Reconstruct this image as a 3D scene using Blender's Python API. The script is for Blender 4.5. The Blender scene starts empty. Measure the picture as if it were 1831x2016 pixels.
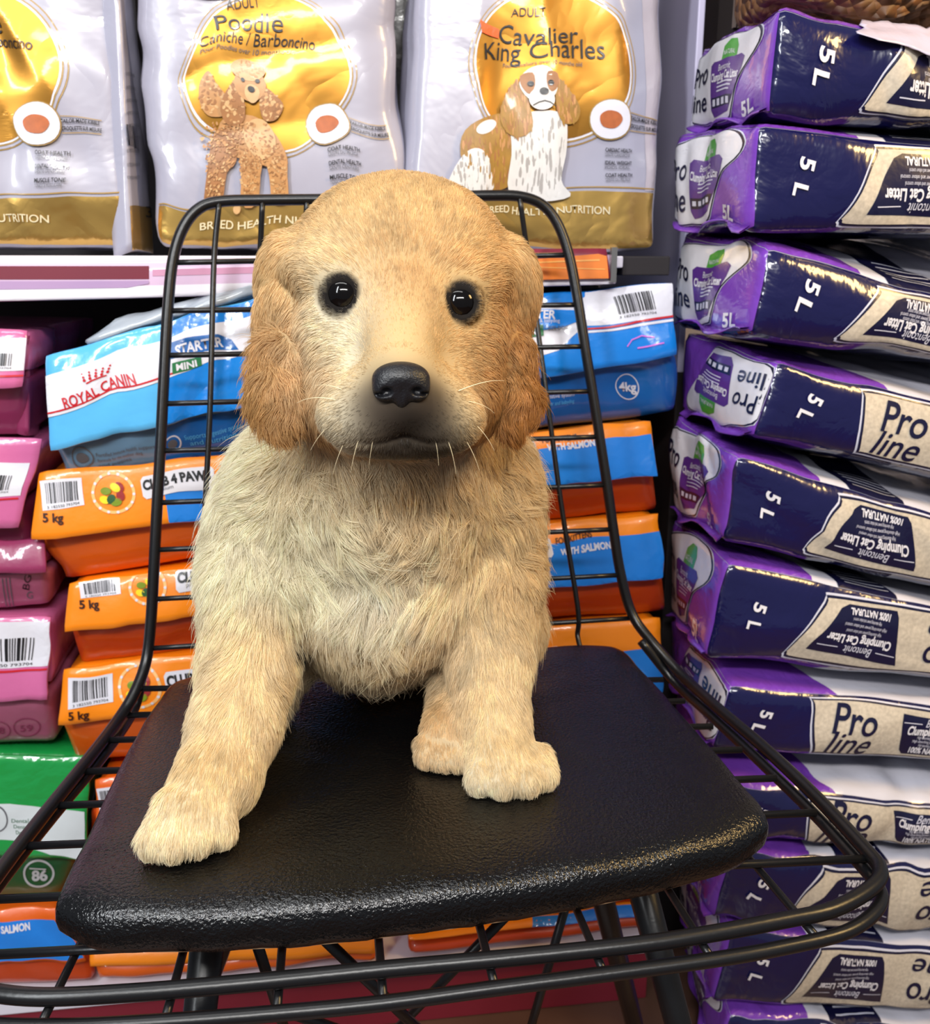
import bpy, bmesh, math, random
import numpy as np
from math import sin, cos, tan, pi, radians, sqrt, atan2
from mathutils import Vector, Matrix, kdtree

# ------------------------------------------------------------------ camera, world, lights, exposure
FPX, CX, CY = 1830.0, 915.5, 1008.0
PITCH, YAW, CAM_H = radians(15), radians(7.5), 0.925
scene = bpy.context.scene
COL = scene.collection
fw = np.array([sin(YAW) * cos(PITCH), cos(YAW) * cos(PITCH), -sin(PITCH)])
rt = np.array([cos(YAW), -sin(YAW), 0.0])
up = np.cross(rt, fw)
CAM = np.array([0.0, 0.0, CAM_H])
cam_d = bpy.data.cameras.new('camera')
cam = bpy.data.objects.new('camera', cam_d)
COL.objects.link(cam)
cam.matrix_world = Matrix(((rt[0], up[0], -fw[0], 0), (rt[1], up[1], -fw[1], 0), (rt[2], up[2], -fw[2], CAM_H), (0, 0, 0, 1)))
cam_d.sensor_fit = 'HORIZONTAL'
cam_d.sensor_width = 36.0
cam_d.lens = 36.0 * FPX / 1831.0
cam_d.clip_start = 0.02
cam_d.dof.use_dof = True
cam_d.dof.focus_distance = 0.60
cam_d.dof.aperture_fstop = 14.0
scene.camera = cam

w = bpy.data.worlds.new('world'); scene.world = w
w.use_nodes = True
w.node_tree.nodes['Background'].inputs[0].default_value = (0.80, 0.86, 1.0, 1)
w.node_tree.nodes['Background'].inputs[1].default_value = 0.16

def area(name, loc, target, sx, sy, power, col):
    l = bpy.data.lights.new(name, 'AREA'); l.shape = 'RECTANGLE'; l.size = sx; l.size_y = sy
    l.energy = power; l.color = col
    o = bpy.data.objects.new(name, l); COL.objects.link(o); o.location = loc
    o.rotation_euler = (Vector(target) - Vector(loc)).to_track_quat('-Z', 'Y').to_euler()
    return o
# fluorescent tubes and warm spots of the shop ceiling, behind and above the photographer
area('ceiling_tube_left', (-1.15, -0.65, 1.95), (0.0, 0.8, 0.75), 0.14, 1.3, 25, (0.93, 0.97, 1.0))
area('ceiling_tube_centre', (0.0, -0.8, 1.85), (0.05, 0.7, 0.7), 1.2, 0.14, 24, (1.0, 0.98, 0.95))
area('ceiling_tube_near_shelf', (-0.3, 0.35, 2.3), (-0.1, 1.0, 0.5), 1.4, 0.14, 6, (1.0, 0.99, 0.97))
area('warm_lamp_right', (1.25, 0.20, 1.65), (0.1, 0.7, 0.75), 0.3, 0.45, 11.0, (1.0, 0.66, 0.26))

scene.view_settings.view_transform = 'Standard'
scene.view_settings.look = 'None'
scene.view_settings.gamma = 1.0
scene.view_settings.use_curve_mapping = False
scene.view_settings.exposure = 0.35

# ------------------------------------------------------------------ helpers
def ray(px, py): return fw + rt * (px - CX) / FPX - up * (py - CY) / FPX
def onz(px, py, z):
    d = ray(px, py); return CAM + d * (z - CAM[2]) / d[2]
def ony(px, py, y):
    d = ray(px, py); return CAM + d * (y / d[1])
def proj(P):
    d = np.asarray(P, float) - CAM
    z = d @ fw
    return CX + FPX * (d @ rt) / z, CY - FPX * (d @ up) / z
def pxm(P):                                   # metres covered by one pixel at point P
    return ((np.asarray(P) - CAM) @ fw) / FPX

def srgb(r, g, b):
    f = lambda c: (c / 255 / 12.92) if c / 255 <= 0.04045 else ((c / 255 + 0.055) / 1.055) ** 2.4
    return (f(r), f(g), f(b), 1.0)

MATS = {}
def mat(name, col, rough=0.5, metal=0.0, coat=0.0, bump=0.0, bscale=40.0, spec=0.5, detail=3.0, bdist=0.004, crease=False, var=0.0, sheen=0.0):
    if name in MATS: return MATS[name]
    m = bpy.data.materials.new(name); m.use_nodes = True; MATS[name] = m
    nt = m.node_tree; b = nt.nodes['Principled BSDF']
    c = srgb(*col) if len(col) == 3 else col
    b.inputs['Base Color'].default_value = c
    b.inputs['Roughness'].default_value = rough
    b.inputs['Metallic'].default_value = metal
    b.inputs['Specular IOR Level'].default_value = spec
    b.inputs['Coat Weight'].default_value = coat
    b.inputs['Coat Roughness'].default_value = 0.08
    if bump or var:
        tc = nt.nodes.new('ShaderNodeTexCoord')
        nz = nt.nodes.new('ShaderNodeTexNoise'); nz.inputs['Scale'].default_value = bscale; nz.inputs['Detail'].default_value = detail
        nt.links.new(tc.outputs['Object'], nz.inputs['Vector'])
        h = nz.outputs['Fac']
        if crease:                            # folded-foil creases: ridges of a distorted noise
            nz.inputs['Distortion'].default_value = 0.6
            a = nt.nodes.new('ShaderNodeMath'); a.operation = 'SUBTRACT'; a.inputs[1].default_value = 0.5
            nt.links.new(h, a.inputs[0])
            a2 = nt.nodes.new('ShaderNodeMath'); a2.operation = 'ABSOLUTE'; nt.links.new(a.outputs[0], a2.inputs[0])
            h = a2.outputs[0]
        if bump:
            bp = nt.nodes.new('ShaderNodeBump'); bp.inputs['Strength'].default_value = bump; bp.inputs['Distance'].default_value = bdist
            nt.links.new(h, bp.inputs['Height']); nt.links.new(bp.outputs[0], b.inputs['Normal'])
            if coat: nt.links.new(bp.outputs[0], b.inputs['Coat Normal'])
        if var:
            hs = nt.nodes.new('ShaderNodeHueSaturation'); hs.inputs['Color'].default_value = c
            mr = nt.nodes.new('ShaderNodeMapRange'); mr.inputs['To Min'].default_value = 1 - var; mr.inputs['To Max'].default_value = 1 + var
            nt.links.new(nz.outputs['Fac'], mr.inputs['Value']); nt.links.new(mr.outputs[0], hs.inputs['Value'])
            nt.links.new(hs.outputs[0], b.inputs['Base Color'])
    return m

def empty(name, loc, label=None, cat=None, group=None):
    o = bpy.data.objects.new(name, None); COL.objects.link(o); o.location = Vector([float(v) for v in loc])
    o.empty_display_size = 0.05
    tag(o, label, cat, group); return o
def tag(o, label=None, cat=None, group=None, kind=None):
    if label: o['label'] = label
    if cat: o['category'] = cat
    if group: o['group'] = group
    if kind: o['kind'] = kind
    return o
def mesh_obj(name, V, Fc, mats, midx=None, parent=None, loc=None, smooth=True):
    """V in world coordinates; stored relative to the parent's (or its own) origin."""
    V = np.asarray(V, float)
    org = np.array(parent.location) if parent is not None and parent.parent is None else (np.array(parent.parent.location) + np.array(parent.location) if parent is not None else np.zeros(3))
    off = np.zeros(3)
    if parent is None:
        off = np.array(loc, float) if loc is not None else np.array([V[:, 0].mean(), V[:, 1].mean(), V[:, 2].min()])
        org = off
    me = bpy.data.meshes.new(name)
    me.from_pydata((V - org).tolist(), [], Fc if isinstance(Fc, list) else Fc.tolist())
    for m in (mats if isinstance(mats, (list, tuple)) else [mats]): me.materials.append(m)
    if midx is not None: me.polygons.foreach_set('material_index', np.asarray(midx, np.int32))
    if smooth: me.polygons.foreach_set('use_smooth', np.ones(len(me.polygons), bool))
    me.update()
    o = bpy.data.objects.new(name, me); COL.objects.link(o)
    if parent is not None: o.parent = parent
    else: o.location = Vector(off.tolist())
    return o

def catmull(P, n=8, closed=False):
    P = [np.asarray(p, float) for p in P]; out = []
    m = len(P)
    rng_ = range(m) if closed else range(m - 1)
    for i in rng_:
        p1, p2 = P[i], P[(i + 1) % m]
        p0 = P[i - 1] if (closed or i > 0) else 2 * p1 - p2
        p3 = P[(i + 2) % m] if (closed or i + 2 < m) else 2 * p2 - p1
        for k in range(n):
            t = k / n
            out.append(0.5 * ((2 * p1) + (-p0 + p2) * t + (2 * p0 - 5 * p1 + 4 * p2 - p3) * t * t + (-p0 + 3 * p1 - 3 * p2 + p3) * t ** 3))
    if not closed: out.append(P[-1])
    return np.array(out)

def tube(P, R, seg=10, closed=False):
    P = np.asarray(P, float); n = len(P)
    R = np.full(n, R, float) if np.isscalar(R) else np.asarray(R, float)
    T = np.roll(P, -1, 0) - np.roll(P, 1, 0)
    if not closed: T[0] = P[1] - P[0]; T[-1] = P[-1] - P[-2]
    T /= np.linalg.norm(T, axis=1)[:, None] + 1e-12
    ref = np.array([0, 0, 1.0]) if abs(T[0][2]) < 0.9 else np.array([0, 1.0, 0])
    N = np.zeros_like(P); a = np.cross(T[0], ref); N[0] = a / np.linalg.norm(a)
    for i in range(1, n):
        a = N[i - 1] - T[i] * (N[i - 1] @ T[i]); N[i] = a / (np.linalg.norm(a) + 1e-12)
    B = np.cross(T, N)
    ang = np.linspace(0, 2 * pi, seg, endpoint=False)
    V = (P[:, None, :] + R[:, None, None] * (np.cos(ang)[None, :, None] * N[:, None, :] + np.sin(ang)[None, :, None] * B[:, None, :])).reshape(-1, 3)
    Fc = []
    for i in range(n if closed else n - 1):
        j = (i + 1) % n
        for k in range(seg):
            k2 = (k + 1) % seg
            Fc.append((i * seg + k, i * seg + k2, j * seg + k2, j * seg + k))
    if not closed:
        Fc.append(tuple(range(seg))[::-1]); Fc.append(tuple((n - 1) * seg + k for k in range(seg)))
    return V, Fc
def merge(parts):
    V = []; Fc = []; o = 0
    for v, f in parts:
        V.append(np.asarray(v, float)); Fc += [tuple(i + o for i in q) for q in f]; o += len(v)
    return np.vstack(V), Fc
# ------------------------------------------------------------------ printed bags: geometry and print
from mathutils.geometry import tessellate_polygon
def pl(name, col, **k):
    d = dict(rough=.3, coat=.5, bump=.35, bscale=28, bdist=.004, detail=4); d.update(k)
    return mat(name, col, **d)
_TXT = {}
def text_geo(s, bold=0.0):
    k = (s, bold)
    if k in _TXT: return _TXT[k]
    c = bpy.data.curves.new('lettering', 'FONT'); c.body = s; c.size = 1.0; c.offset = bold; c.resolution_u = 4; c.fill_mode = 'FRONT'
    o = bpy.data.objects.new('lettering', c); COL.objects.link(o)
    bpy.context.view_layer.update()
    me = bpy.data.meshes.new_from_object(o.evaluated_get(bpy.context.evaluated_depsgraph_get()))
    me.calc_loop_triangles()
    V = np.array([v.co[:2] for v in me.vertices]) if len(me.vertices) else np.zeros((0, 2))
    T = np.array([t.vertices[:] for t in me.loop_triangles]) if len(me.vertices) else np.zeros((0, 3), int)
    bpy.data.objects.remove(o); bpy.data.curves.remove(c); bpy.data.meshes.remove(me)
    if len(V): V[:, 0] -= V[:, 0].min()
    _TXT[k] = (V, T); return V, T

def refine(V, T, s):
    V = V.copy()
    for _ in range(40):
        if not len(T): break
        e = np.stack([V[T[:, 1]] - V[T[:, 0]], V[T[:, 2]] - V[T[:, 1]], V[T[:, 0]] - V[T[:, 2]]], 1)
        l = np.sqrt((e ** 2).sum(2)); m = l.max(1) > s
        if not m.any(): break
        S = T[m]; w_ = l[m].argmax(1); r = np.arange(len(S))
        a, b, c = S[r, w_], S[r, (w_ + 1) % 3], S[r, (w_ + 2) % 3]
        mid = (V[a] + V[b]) / 2; ids = len(V) + np.arange(len(S)); V = np.vstack([V, mid])
        T = np.vstack([T[~m], np.stack([a, ids, c], 1), np.stack([ids, b, c], 1)])
    return V, T

FACES = {'front': (0, 2, 1, 0, -1), 'back': (0, 2, 1, 1, 1), 'left': (1, 2, 0, 0, -1), 'right': (1, 2, 0, 1, 1), 'bottom': (0, 1, 2, 0, -1), 'top': (0, 1, 2, 1, 1)}
class Bag:
    """A filled bag: a box in its own metres, rounded, bulged, wrinkled and bent into its eight corners."""
    def __init__(s, BL, BR, TR, TL, depth=None, back=None, rnd=.012, bulge=(0, 0, 0), wr=.0015, wl=.07, seed=0, grid=.010, pinch=0, sharp=0.0):
        F = [np.asarray(q, float) for q in (BL, BR, TR, TL)]
        B = [np.asarray(q, float) for q in back] if back is not None else [q + np.asarray(depth, float) for q in F]
        s.c = F + B
        nrm_ = np.linalg.norm
        s.W = .5 * (nrm_(F[1] - F[0]) + nrm_(F[2] - F[3])); s.H = .5 * (nrm_(F[3] - F[0]) + nrm_(F[2] - F[1])); s.D = .5 * (nrm_(B[0] - F[0]) + nrm_(B[2] - F[2]))
        s.dim = np.array([s.W, s.D, s.H]); s.r = min(rnd, .49 * s.dim.min()); s.b = bulge; s.wr = wr; s.wl = wl; s.grid = grid; s.pinch = pinch; s.sharp = sharp
        rs = np.random.RandomState(seed + 100)
        s.K = rs.normal(size=(6, 3)) ; s.K /= nrm_(s.K, axis=1)[:, None]; s.K *= (2 * pi / wl) * rs.uniform(.5, 1.9, 6)[:, None]; s.ph = rs.uniform(0, 6.28, 6); s.dr = rs.normal(size=(6, 3))
        s.parts = []; s.mats = []
    def tri(s, q):                       # local metres -> world, trilinear
        u = q / s.dim; x, y, z = u[:, 0:1], u[:, 1:2], u[:, 2:3]; c = s.c
        f = (c[0] * (1 - x) + c[1] * x) * (1 - z) + (c[3] * (1 - x) + c[2] * x) * z
        b = (c[4] * (1 - x) + c[5] * x) * (1 - z) + (c[7] * (1 - x) + c[6] * x) * z
        return f * (1 - y) + b * y
    def warp(s, p):
        p = np.asarray(p, float); lo = np.full(3, s.r); hi = s.dim - s.r
        c = np.clip(p, lo, hi); d = p - c
        l2 = np.sqrt((d ** 2).sum(1))[:, None] + 1e-12; li = np.abs(d).max(1)[:, None]
        q = c + d / l2 * li
        n_ = 2 * p / s.dim - 1; nn = np.clip(n_, -1, 1)
        fx, fy, fz = (1 - nn[:, 0] ** 4), (1 - nn[:, 1] ** 4), (1 - nn[:, 2] ** 2)
        q[:, 0] += s.b[0] * nn[:, 0] * fz * (1 - nn[:, 1] ** 2); q[:, 1] += s.b[1] * nn[:, 1] * fx * fz; q[:, 2] += s.b[2] * nn[:, 2] * fx * fy
        if s.pinch: q[:, 2] -= s.pinch * nn[:, 2] * np.abs(nn[:, 0]) ** 5
        w_ = np.zeros_like(q)
        for i in range(6):
            a = np.sin(p @ s.K[i] + s.ph[i] + .8 * np.sin(p @ s.K[(i + 1) % 6] * .6))
            if s.sharp: a = (1 - s.sharp) * a + s.sharp * (1 - 2 * np.sqrt(a * a + .02))
            w_ += a[:, None] * s.dr[i]
        q = q + s.wr * w_ / 2.2
        return s.tri(q)
    def mi(s, m):
        if m not in s.mats: s.mats.append(m)
        return s.mats.index(m)
    def shell(s, mats):
        """mats: dict face -> material, 'all' as the rest"""
        n = [max(3, int(round(s.dim[k] / s.grid))) for k in range(3)]
        key = {}; V = []; Fc = []; M = []
        for fn, (a, b, c, e, sg) in FACES.items():
            m = s.mi(mats.get(fn, mats['all']))
            ids = np.zeros((n[a] + 1, n[b] + 1), int)
            for i in range(n[a] + 1):
                for j in range(n[b] + 1):
                    g = [0, 0, 0]; g[a] = i; g[b] = j; g[c] = n[c] * e; g = tuple(g)
                    if g not in key: key[g] = len(V); V.append([g[k] / n[k] * s.dim[k] for k in range(3)])
                    ids[i, j] = key[g]
            for i in range(n[a]):
                for j in range(n[b]):
                    f = (ids[i, j], ids[i + 1, j], ids[i + 1, j + 1], ids[i, j + 1])
                    flip = (sg > 0) == (fn in ('front', 'back'))
                    if fn in ('left', 'right'): flip = sg < 0
                    if fn in ('top', 'bottom'): flip = sg < 0
                    Fc.append(f[::-1] if flip else f); M.append(m)
        s.parts.append((s.warp(np.array(V)), Fc, M)); return s
    def quad(s, face):
        a, b, c, e, sg = FACES[face]; P = []
        for i, j in ((0, 0), (1, 0), (1, 1), (0, 1)):
            g = np.zeros(3); g[a] = i * s.dim[a]; g[b] = j * s.dim[b]; g[c] = e * s.dim[c]; P.append(g)
        return np.array(P)
    def inv(s, face, pts):               # where the ray through a picture point meets this face
        a, b, c, e, sg = FACES[face]; Q = s.tri(s.quad(face)); pts = np.asarray(pts, float)
        uv = np.full((len(pts), 2), .5)
        def pr(uv):
            x, y = uv[:, :1], uv[:, 1:]; P = (Q[0] * (1 - x) + Q[1] * x) * (1 - y) + (Q[3] * (1 - x) + Q[2] * x) * y
            d = P - CAM; z = d @ fw; return np.stack([CX + FPX * (d @ rt) / z, CY - FPX * (d @ up) / z], 1)
        for _ in range(9):
            f0 = pr(uv) - pts; h = 1e-4; fx = (pr(uv + [h, 0]) - pts - f0) / h; fy = (pr(uv + [0, h]) - pts - f0) / h
            det = fx[:, 0] * fy[:, 1] - fx[:, 1] * fy[:, 0]; det = np.where(np.abs(det) < 1e-6, 1e-6, det)
            du = (f0[:, 0] * fy[:, 1] - f0[:, 1] * fy[:, 0]) / det; dv = (fx[:, 0] * f0[:, 1] - fx[:, 1] * f0[:, 0]) / det
            uv = np.clip(uv - np.stack([du, dv], 1), -3, 4)
        return uv * s.dim[[a, b]]
    def put(s, face, V2, T, m, layer=1, px=True, clip=True):
        hh = getattr(s, 'hh', .00045)
        if not len(V2): return
        a, b, c, e, sg = FACES[face]
        L = s.inv(face, V2) if px else np.array(V2, float)
        if face == 'left' and not px: L[:, 0] = s.D - L[:, 0]
        L, T = refine(L, np.asarray(T), getattr(s, 'ref', .009))
        if clip:
            L = np.clip(L, 0, s.dim[[a, b]])
            t = L[T]; ar = np.abs((t[:, 1, 0] - t[:, 0, 0]) * (t[:, 2, 1] - t[:, 0, 1]) - (t[:, 1, 1] - t[:, 0, 1]) * (t[:, 2, 0] - t[:, 0, 0])); T = T[ar > 1e-10]
        P = np.zeros((len(L), 3)); P[:, a] = L[:, 0]; P[:, b] = L[:, 1]; P[:, c] = e * s.dim[c] + sg * hh * layer
        s.parts.append((s.warp(P), T.tolist(), [s.mi(m)] * len(T)))
    def poly(s, face, pts, m, layer=1, px=True, n=0):
        if n: pts = catmull([np.array(list(p) + [0.0]) for p in pts], n, True)[:, :2]
        V = [Vector((float(p[0]), float(p[1]), 0)) for p in pts]
        T = tessellate_polygon([V]); s.put(face, np.array([v[:2] for v in V]), np.array(T), m, layer, px)
    def ell(s, face, cx, cy, rx, ry, m, layer=1, rot=0, px=True, n=26):
        t = np.linspace(0, 2 * pi, n, endpoint=False); x, y = rx * np.cos(t), ry * np.sin(t); r = radians(rot)
        s.poly(face, np.stack([cx + x * cos(r) - y * sin(r), cy + x * sin(r) + y * cos(r)], 1), m, layer, px)
    def line(s, face, pts, wd, m, layer=2, px=True, closed=False):
        P = np.asarray(pts, float)
        if closed: P = np.vstack([P, P[:1]])
        d = np.gradient(P, axis=0)
        if closed: d[0] = d[-1] = P[1] - P[-2]
        d /= np.linalg.norm(d, axis=1)[:, None] + 1e-9; nn = np.stack([-d[:, 1], d[:, 0]], 1) * wd / 2
        V = np.vstack([P + nn, P - nn]); k = len(P); T = []
        for i in range(k - 1): T += [(i, i + 1, k + i), (i + 1, k + i + 1, k + i)]
        s.put(face, V, T, m, layer, px)
    def ring(s, face, cx, cy, rx, ry, wd, m, layer=2, a0=0, a1=360, px=True):
        t = np.radians(np.linspace(a0, a1, 44)); s.line(face, np.stack([cx + rx * np.cos(t), cy + ry * np.sin(t)], 1), wd, m, layer, px)
    def text(s, face, st, cx, cy, size, m, layer=3, rot=0, sx=1.0, bold=0.0, px=True, width=None, skew=0.0):
        V, T = text_geo(st, bold)
        if not len(V): return
        V = V.copy(); 
        if skew: V[:, 0] += skew * V[:, 1]
        V[:, 0] -= (V[:, 0].max() + V[:, 0].min()) / 2; V[:, 1] -= .35
        k = size / .72; V *= k
        V[:, 0] *= (width / (V[:, 0].max() - V[:, 0].min())) if width else sx
        if px: V[:, 1] *= -1
        r = radians(rot); R = np.array([[cos(r), sin(r)], [-sin(r), cos(r)]])
        V = V @ R + [cx, cy]
        s.put(face, V, T, m, layer, px, clip=False)
    def barcode(s, face, q, m, layer=3, px=True, seed=0, n=26, digits=True):
        """q: TL, TR, BR, BL"""
        q = [np.asarray(v, float) for v in q]; rr = random.Random(seed); x = 0.0; bars = []
        while x < 1: 
            w_ = rr.choice([.4, .4, .8, 1.2]) / n; bars.append((x, min(1, x + w_))); x += w_ + rr.choice([.5, .5, .9, 1.2]) / n
        hb = .86 if digits else 1.0
        for a, b in bars:
            TL, TR = q[0] * (1 - a) + q[1] * a, q[0] * (1 - b) + q[1] * b; BL, BR = q[3] * (1 - a) + q[2] * a, q[3] * (1 - b) + q[2] * b
            s.put(face, np.array([TL, TR, TR * (1 - hb) + BR * hb, TL * (1 - hb) + BL * hb]), [(0, 1, 2), (0, 2, 3)], m, layer, px)
        if digits:
            c = (q[3] + q[2]) / 2; d = q[2] - q[3]; sz = np.linalg.norm(q[3] - q[0]) * .11
            s.text(face, '3 182550 793704', c[0], c[1] + (0 if px else 0), sz, m, layer, rot=math.degrees(atan2(d[1], d[0])), px=px, width=np.linalg.norm(d))
    def build(s, name, parent=None, loc=None):
        V = []; Fc = []; M = []; o = 0
        for v, f, m in s.parts:
            V.append(v); Fc += [tuple(int(i) + o for i in q) for q in f]; M += m; o += len(v)
        return mesh_obj(name, np.vstack(V), Fc, s.mats, M, parent=parent, loc=loc)

# ------------------------------------------------------------------ setting
M_white = mat('white_powdercoat', (226, 222, 232), rough=.45, bump=.05, bscale=60)
M_dark = mat('dark_back_panel', (30, 24, 26), rough=.7, var=.15, bscale=9)
M_maroon = mat('maroon_card', (112, 18, 42), rough=.4, coat=.3)
def box(lo, hi):
    lo, hi = np.array(lo, float), np.array(hi, float)
    V = np.array([[(lo, hi)[i][0], (lo, hi)[j][1], (lo, hi)[k][2]] for i in (0, 1) for j in (0, 1) for k in (0, 1)])
    return V, [(0, 1, 3, 2), (4, 6, 7, 5), (0, 4, 5, 1), (2, 3, 7, 6), (0, 2, 6, 4), (1, 5, 7, 3)]
def struct(name, lo, hi, m):
    V, Fc = box(lo, hi); return tag(mesh_obj(name, V, Fc, m, smooth=False), kind='structure')
M_floor = mat('brown_floor_tiles', (92, 66, 54), rough=.35, bump=.15, bscale=14, var=.25)
struct('floor', (-2.0, -1.2, -.05), (2.2, 1.75, 0), M_floor)
struct('wall_back', (-2.0, 1.7, 0), (2.2, 1.75, 2.6), mat('white_wall_paint', (196, 192, 206), rough=.8, bump=.1, bscale=90))
shelf = empty('display_shelf', (0, 1.0, 0), 'white shop shelving unit with a lavender and maroon price rail, behind the chair', 'shelf')
def sp(name, lo, hi, m, lab=None, sm=False):
    V, Fc = box(lo, hi); o = mesh_obj(name, V, Fc, m, parent=shelf, smooth=sm)
    b = o.modifiers.new('edge', 'BEVEL'); b.width = .0015; b.segments = 2
    if lab: o['label'] = lab
    return o
ZT = .932                                                   # top of the upper shelf board
sp('shelf_board', (-.75, .991, ZT - .012), (.300, 1.42, ZT), M_white)
sp('shelf_bracket', (.300, .992, ZT - .02), (.352, 1.42, ZT), M_dark, 'dark bracket at the end of the upper shelf')
sp('base_deck', (-.75, .958, .077), (.372, 1.42, .100), M_white, 'white lowest shelf deck')
sp('back_panel', (-.75, 1.42, .0005), (.392, 1.44, 1.7), M_dark, 'dark back panel')
sp('side_panel', (.392, 1.06, .80), (.40, 1.42, 1.7), mat('lavender_side_panel', (196, 190, 216), rough=.5), 'pale lavender upper side panel')
sp('shaded_side_panel', (.392, 1.06, .0005), (.46, 1.42, .80), M_dark, 'lower side panel coloured dark to stand for shade')  # dark sheet put where only shade lies, beside the litter stack
sp('kick_plate', (-.75, .966, .0005), (.365, .975, .077), mat('maroon_kick_plate', (132, 34, 50), rough=.45), 'maroon kick plate')
# price rail: lavender strip with a maroon inlay and a white lower lip
rail = Bag(ony(-420, 606, .982), ony(1214, 560, .982), ony(1214, 500, .984), ony(-420, 522, .984), depth=(0, .007, 0), rnd=.003, wr=.0004, wl=.3, grid=.02)
M_lav = pl('rail_lavender', (214, 186, 214), rough=.25, bump=.06); M_lavd = pl('rail_lilac_band', (176, 146, 186), bump=.06, rough=.25)
rail.shell({'all': M_lav})
rail.poly('front', [(-400, 526), (293, 523), (293, 549), (-400, 553)], M_maroon, 1)
rail.poly('front', [(-400, 556), (293, 552), (293, 558), (250, 566), (-400, 577)], M_lavd, 2)
rail.poly('front', [(-400, 578), (1210, 540), (1210, 562), (-400, 606)], M_white, 1)
M_oc = mat('orange_wood_card', (232, 128, 52), rough=.35, coat=.4, var=.18, bscale=30)
M_pinkrail = pl('rail_pink', (206, 150, 180), bump=.06, rough=.25)
rail.poly('front', [(300, 530), (900, 515), (900, 528), (300, 543)], M_pinkrail, 1)
rail.build('price_rail', shelf)
card = Bag(ony(880, 556, .976), ony(1202, 548, .976), ony(1194, 489, .978), ony(880, 492, .978), depth=(0, .002, 0), rnd=.0008, wr=.0003, wl=.2)
card.shell({'all': mat('maroon_print', (128, 26, 50), rough=.35, coat=.3)})
card.poly('front', [(884, 500), (1040, 512), (1178, 500), (1194, 504), (1198, 552), (884, 556)], M_oc, 1)
card.line('front', [(890, 506), (1040, 518), (1180, 512)], 3, pl('pale_streak', (244, 176, 96)), 2)
card.line('front', [(890, 530), (1040, 526), (1190, 530)], 2, pl('pale_streak', (244, 176, 96)), 2)
tag(card.build('shelf_card'), 'maroon and orange printed card clipped to the shelf rail at its right end', 'sign')
_a, _b = ony(1202, 556, .974), ony(1216, 487, .974); _b[1] = .981
V, Fc = box(_a, _b)
tag(mesh_obj('rail_end_cap', V, Fc, mat('brushed_metal', (190, 186, 180), rough=.3, metal=1), parent=shelf, smooth=False), None)
# ------------------------------------------------------------------ food bags on the shelf
K_ = pl('black_print', (22, 20, 22), bump=.1); Kg = pl('grey_print', (92, 92, 98), bump=.1)
Wt = pl('white_print', (222, 220, 228), rough=.28)
M_foilw = pl('white_laminate', (170, 168, 184), rough=.30, coat=.6, bump=.3, bscale=9, bdist=.012, crease=True)
M_gold = mat('gold_foil', (210, 170, 92), rough=.30, metal=.8, coat=.5, bump=.4, bscale=9, bdist=.012, crease=True)
M_gold2 = mat('gold_disc_foil', (178, 126, 50), rough=.34, metal=.85, coat=.3, bump=.35, bscale=8, bdist=.012, crease=True)
M_gl = pl('gold_line', (168, 134, 70), rough=.3)
M_red = pl('red_print', (196, 28, 38)); M_redd = pl('dark_red_print', (150, 22, 30))
Tan = mat('tan_coat_print', (190, 138, 84), rough=.35, coat=.5, var=.35, bscale=110); TanD = mat('brown_coat_print', (158, 106, 58), rough=.35, coat=.5, var=.35, bscale=90)
TanL = mat('light_curl_print', (208, 166, 114), rough=.35, coat=.5, var=.3, bscale=130); Wc = mat('white_coat_print', (222, 218, 214), rough=.35, coat=.5, var=.12, bscale=70)
Gc = mat('golden_coat_print', (160, 120, 50), rough=.35, coat=.5, var=.4, bscale=60)
SilverT = pl('silver_letters', (226, 214, 176))
def kib(b, x, y, r, side=1):
    b.ell('front', x, y, r + 4, r + 4, M_gl, 4); b.ell('front', x, y, r + 1.5, r + 1.5, Wt, 5)
    b.poly('front', [(x - .55 * r, y - .1 * r), (x - .2 * r, y - .42 * r), (x + .35 * r, y - .35 * r), (x + .58 * r, y), (x + .25 * r, y + .45 * r), (x - .35 * r, y + .4 * r)], mat('kibble_print', (176, 92, 40), rough=.5, var=.3, bscale=160), 6, n=4)
    b.line('front', [(x + r + 3, y - 14), (x + r + 80, y - 5)], 1.6, M_gl, 3); b.line('front', [(x + r + 3, y + 18), (x + r + 80, y + 22)], 1.6, M_gl, 3)
    b.text('front', 'TAILOR-MADE KIBBLE', x + r + 40, y - 2, 8, K_, 4, rot=4, width=74, bold=.02); b.text('front', 'CROQUETTE SUR MESURE', x + r + 42, y + 12, 8, K_, 4, rot=4, width=78, bold=.02)
def lst(b, x, y, rows, w_=56):
    for i, (t1, t2) in enumerate(rows):
        b.text('front', t1, x, y + 27 * i, 8.5, K_, 4, width=w_, bold=.02); b.text('front', t2, x - 2, y + 10 + 27 * i, 7, Kg, 4, width=w_ * .92)
def disc(b, x, y, r, top=-200, sx=1.0):
    b.ell('front', x, y, (r + 15) * sx, r + 15, M_gl, 1, n=60); b.ell('front', x, y, (r + 12.5) * sx, r + 12.5, M_foilw, 1.6, n=60); b.ell('front', x, y, (r + 7) * sx, r + 7, M_gl, 2.2, n=60); b.ell('front', x, y, (r + 4) * sx, r + 4, Wt, 2.6, n=60); b.ell('front', x, y, r * sx, r, M_gold2, 3, n=60)
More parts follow.
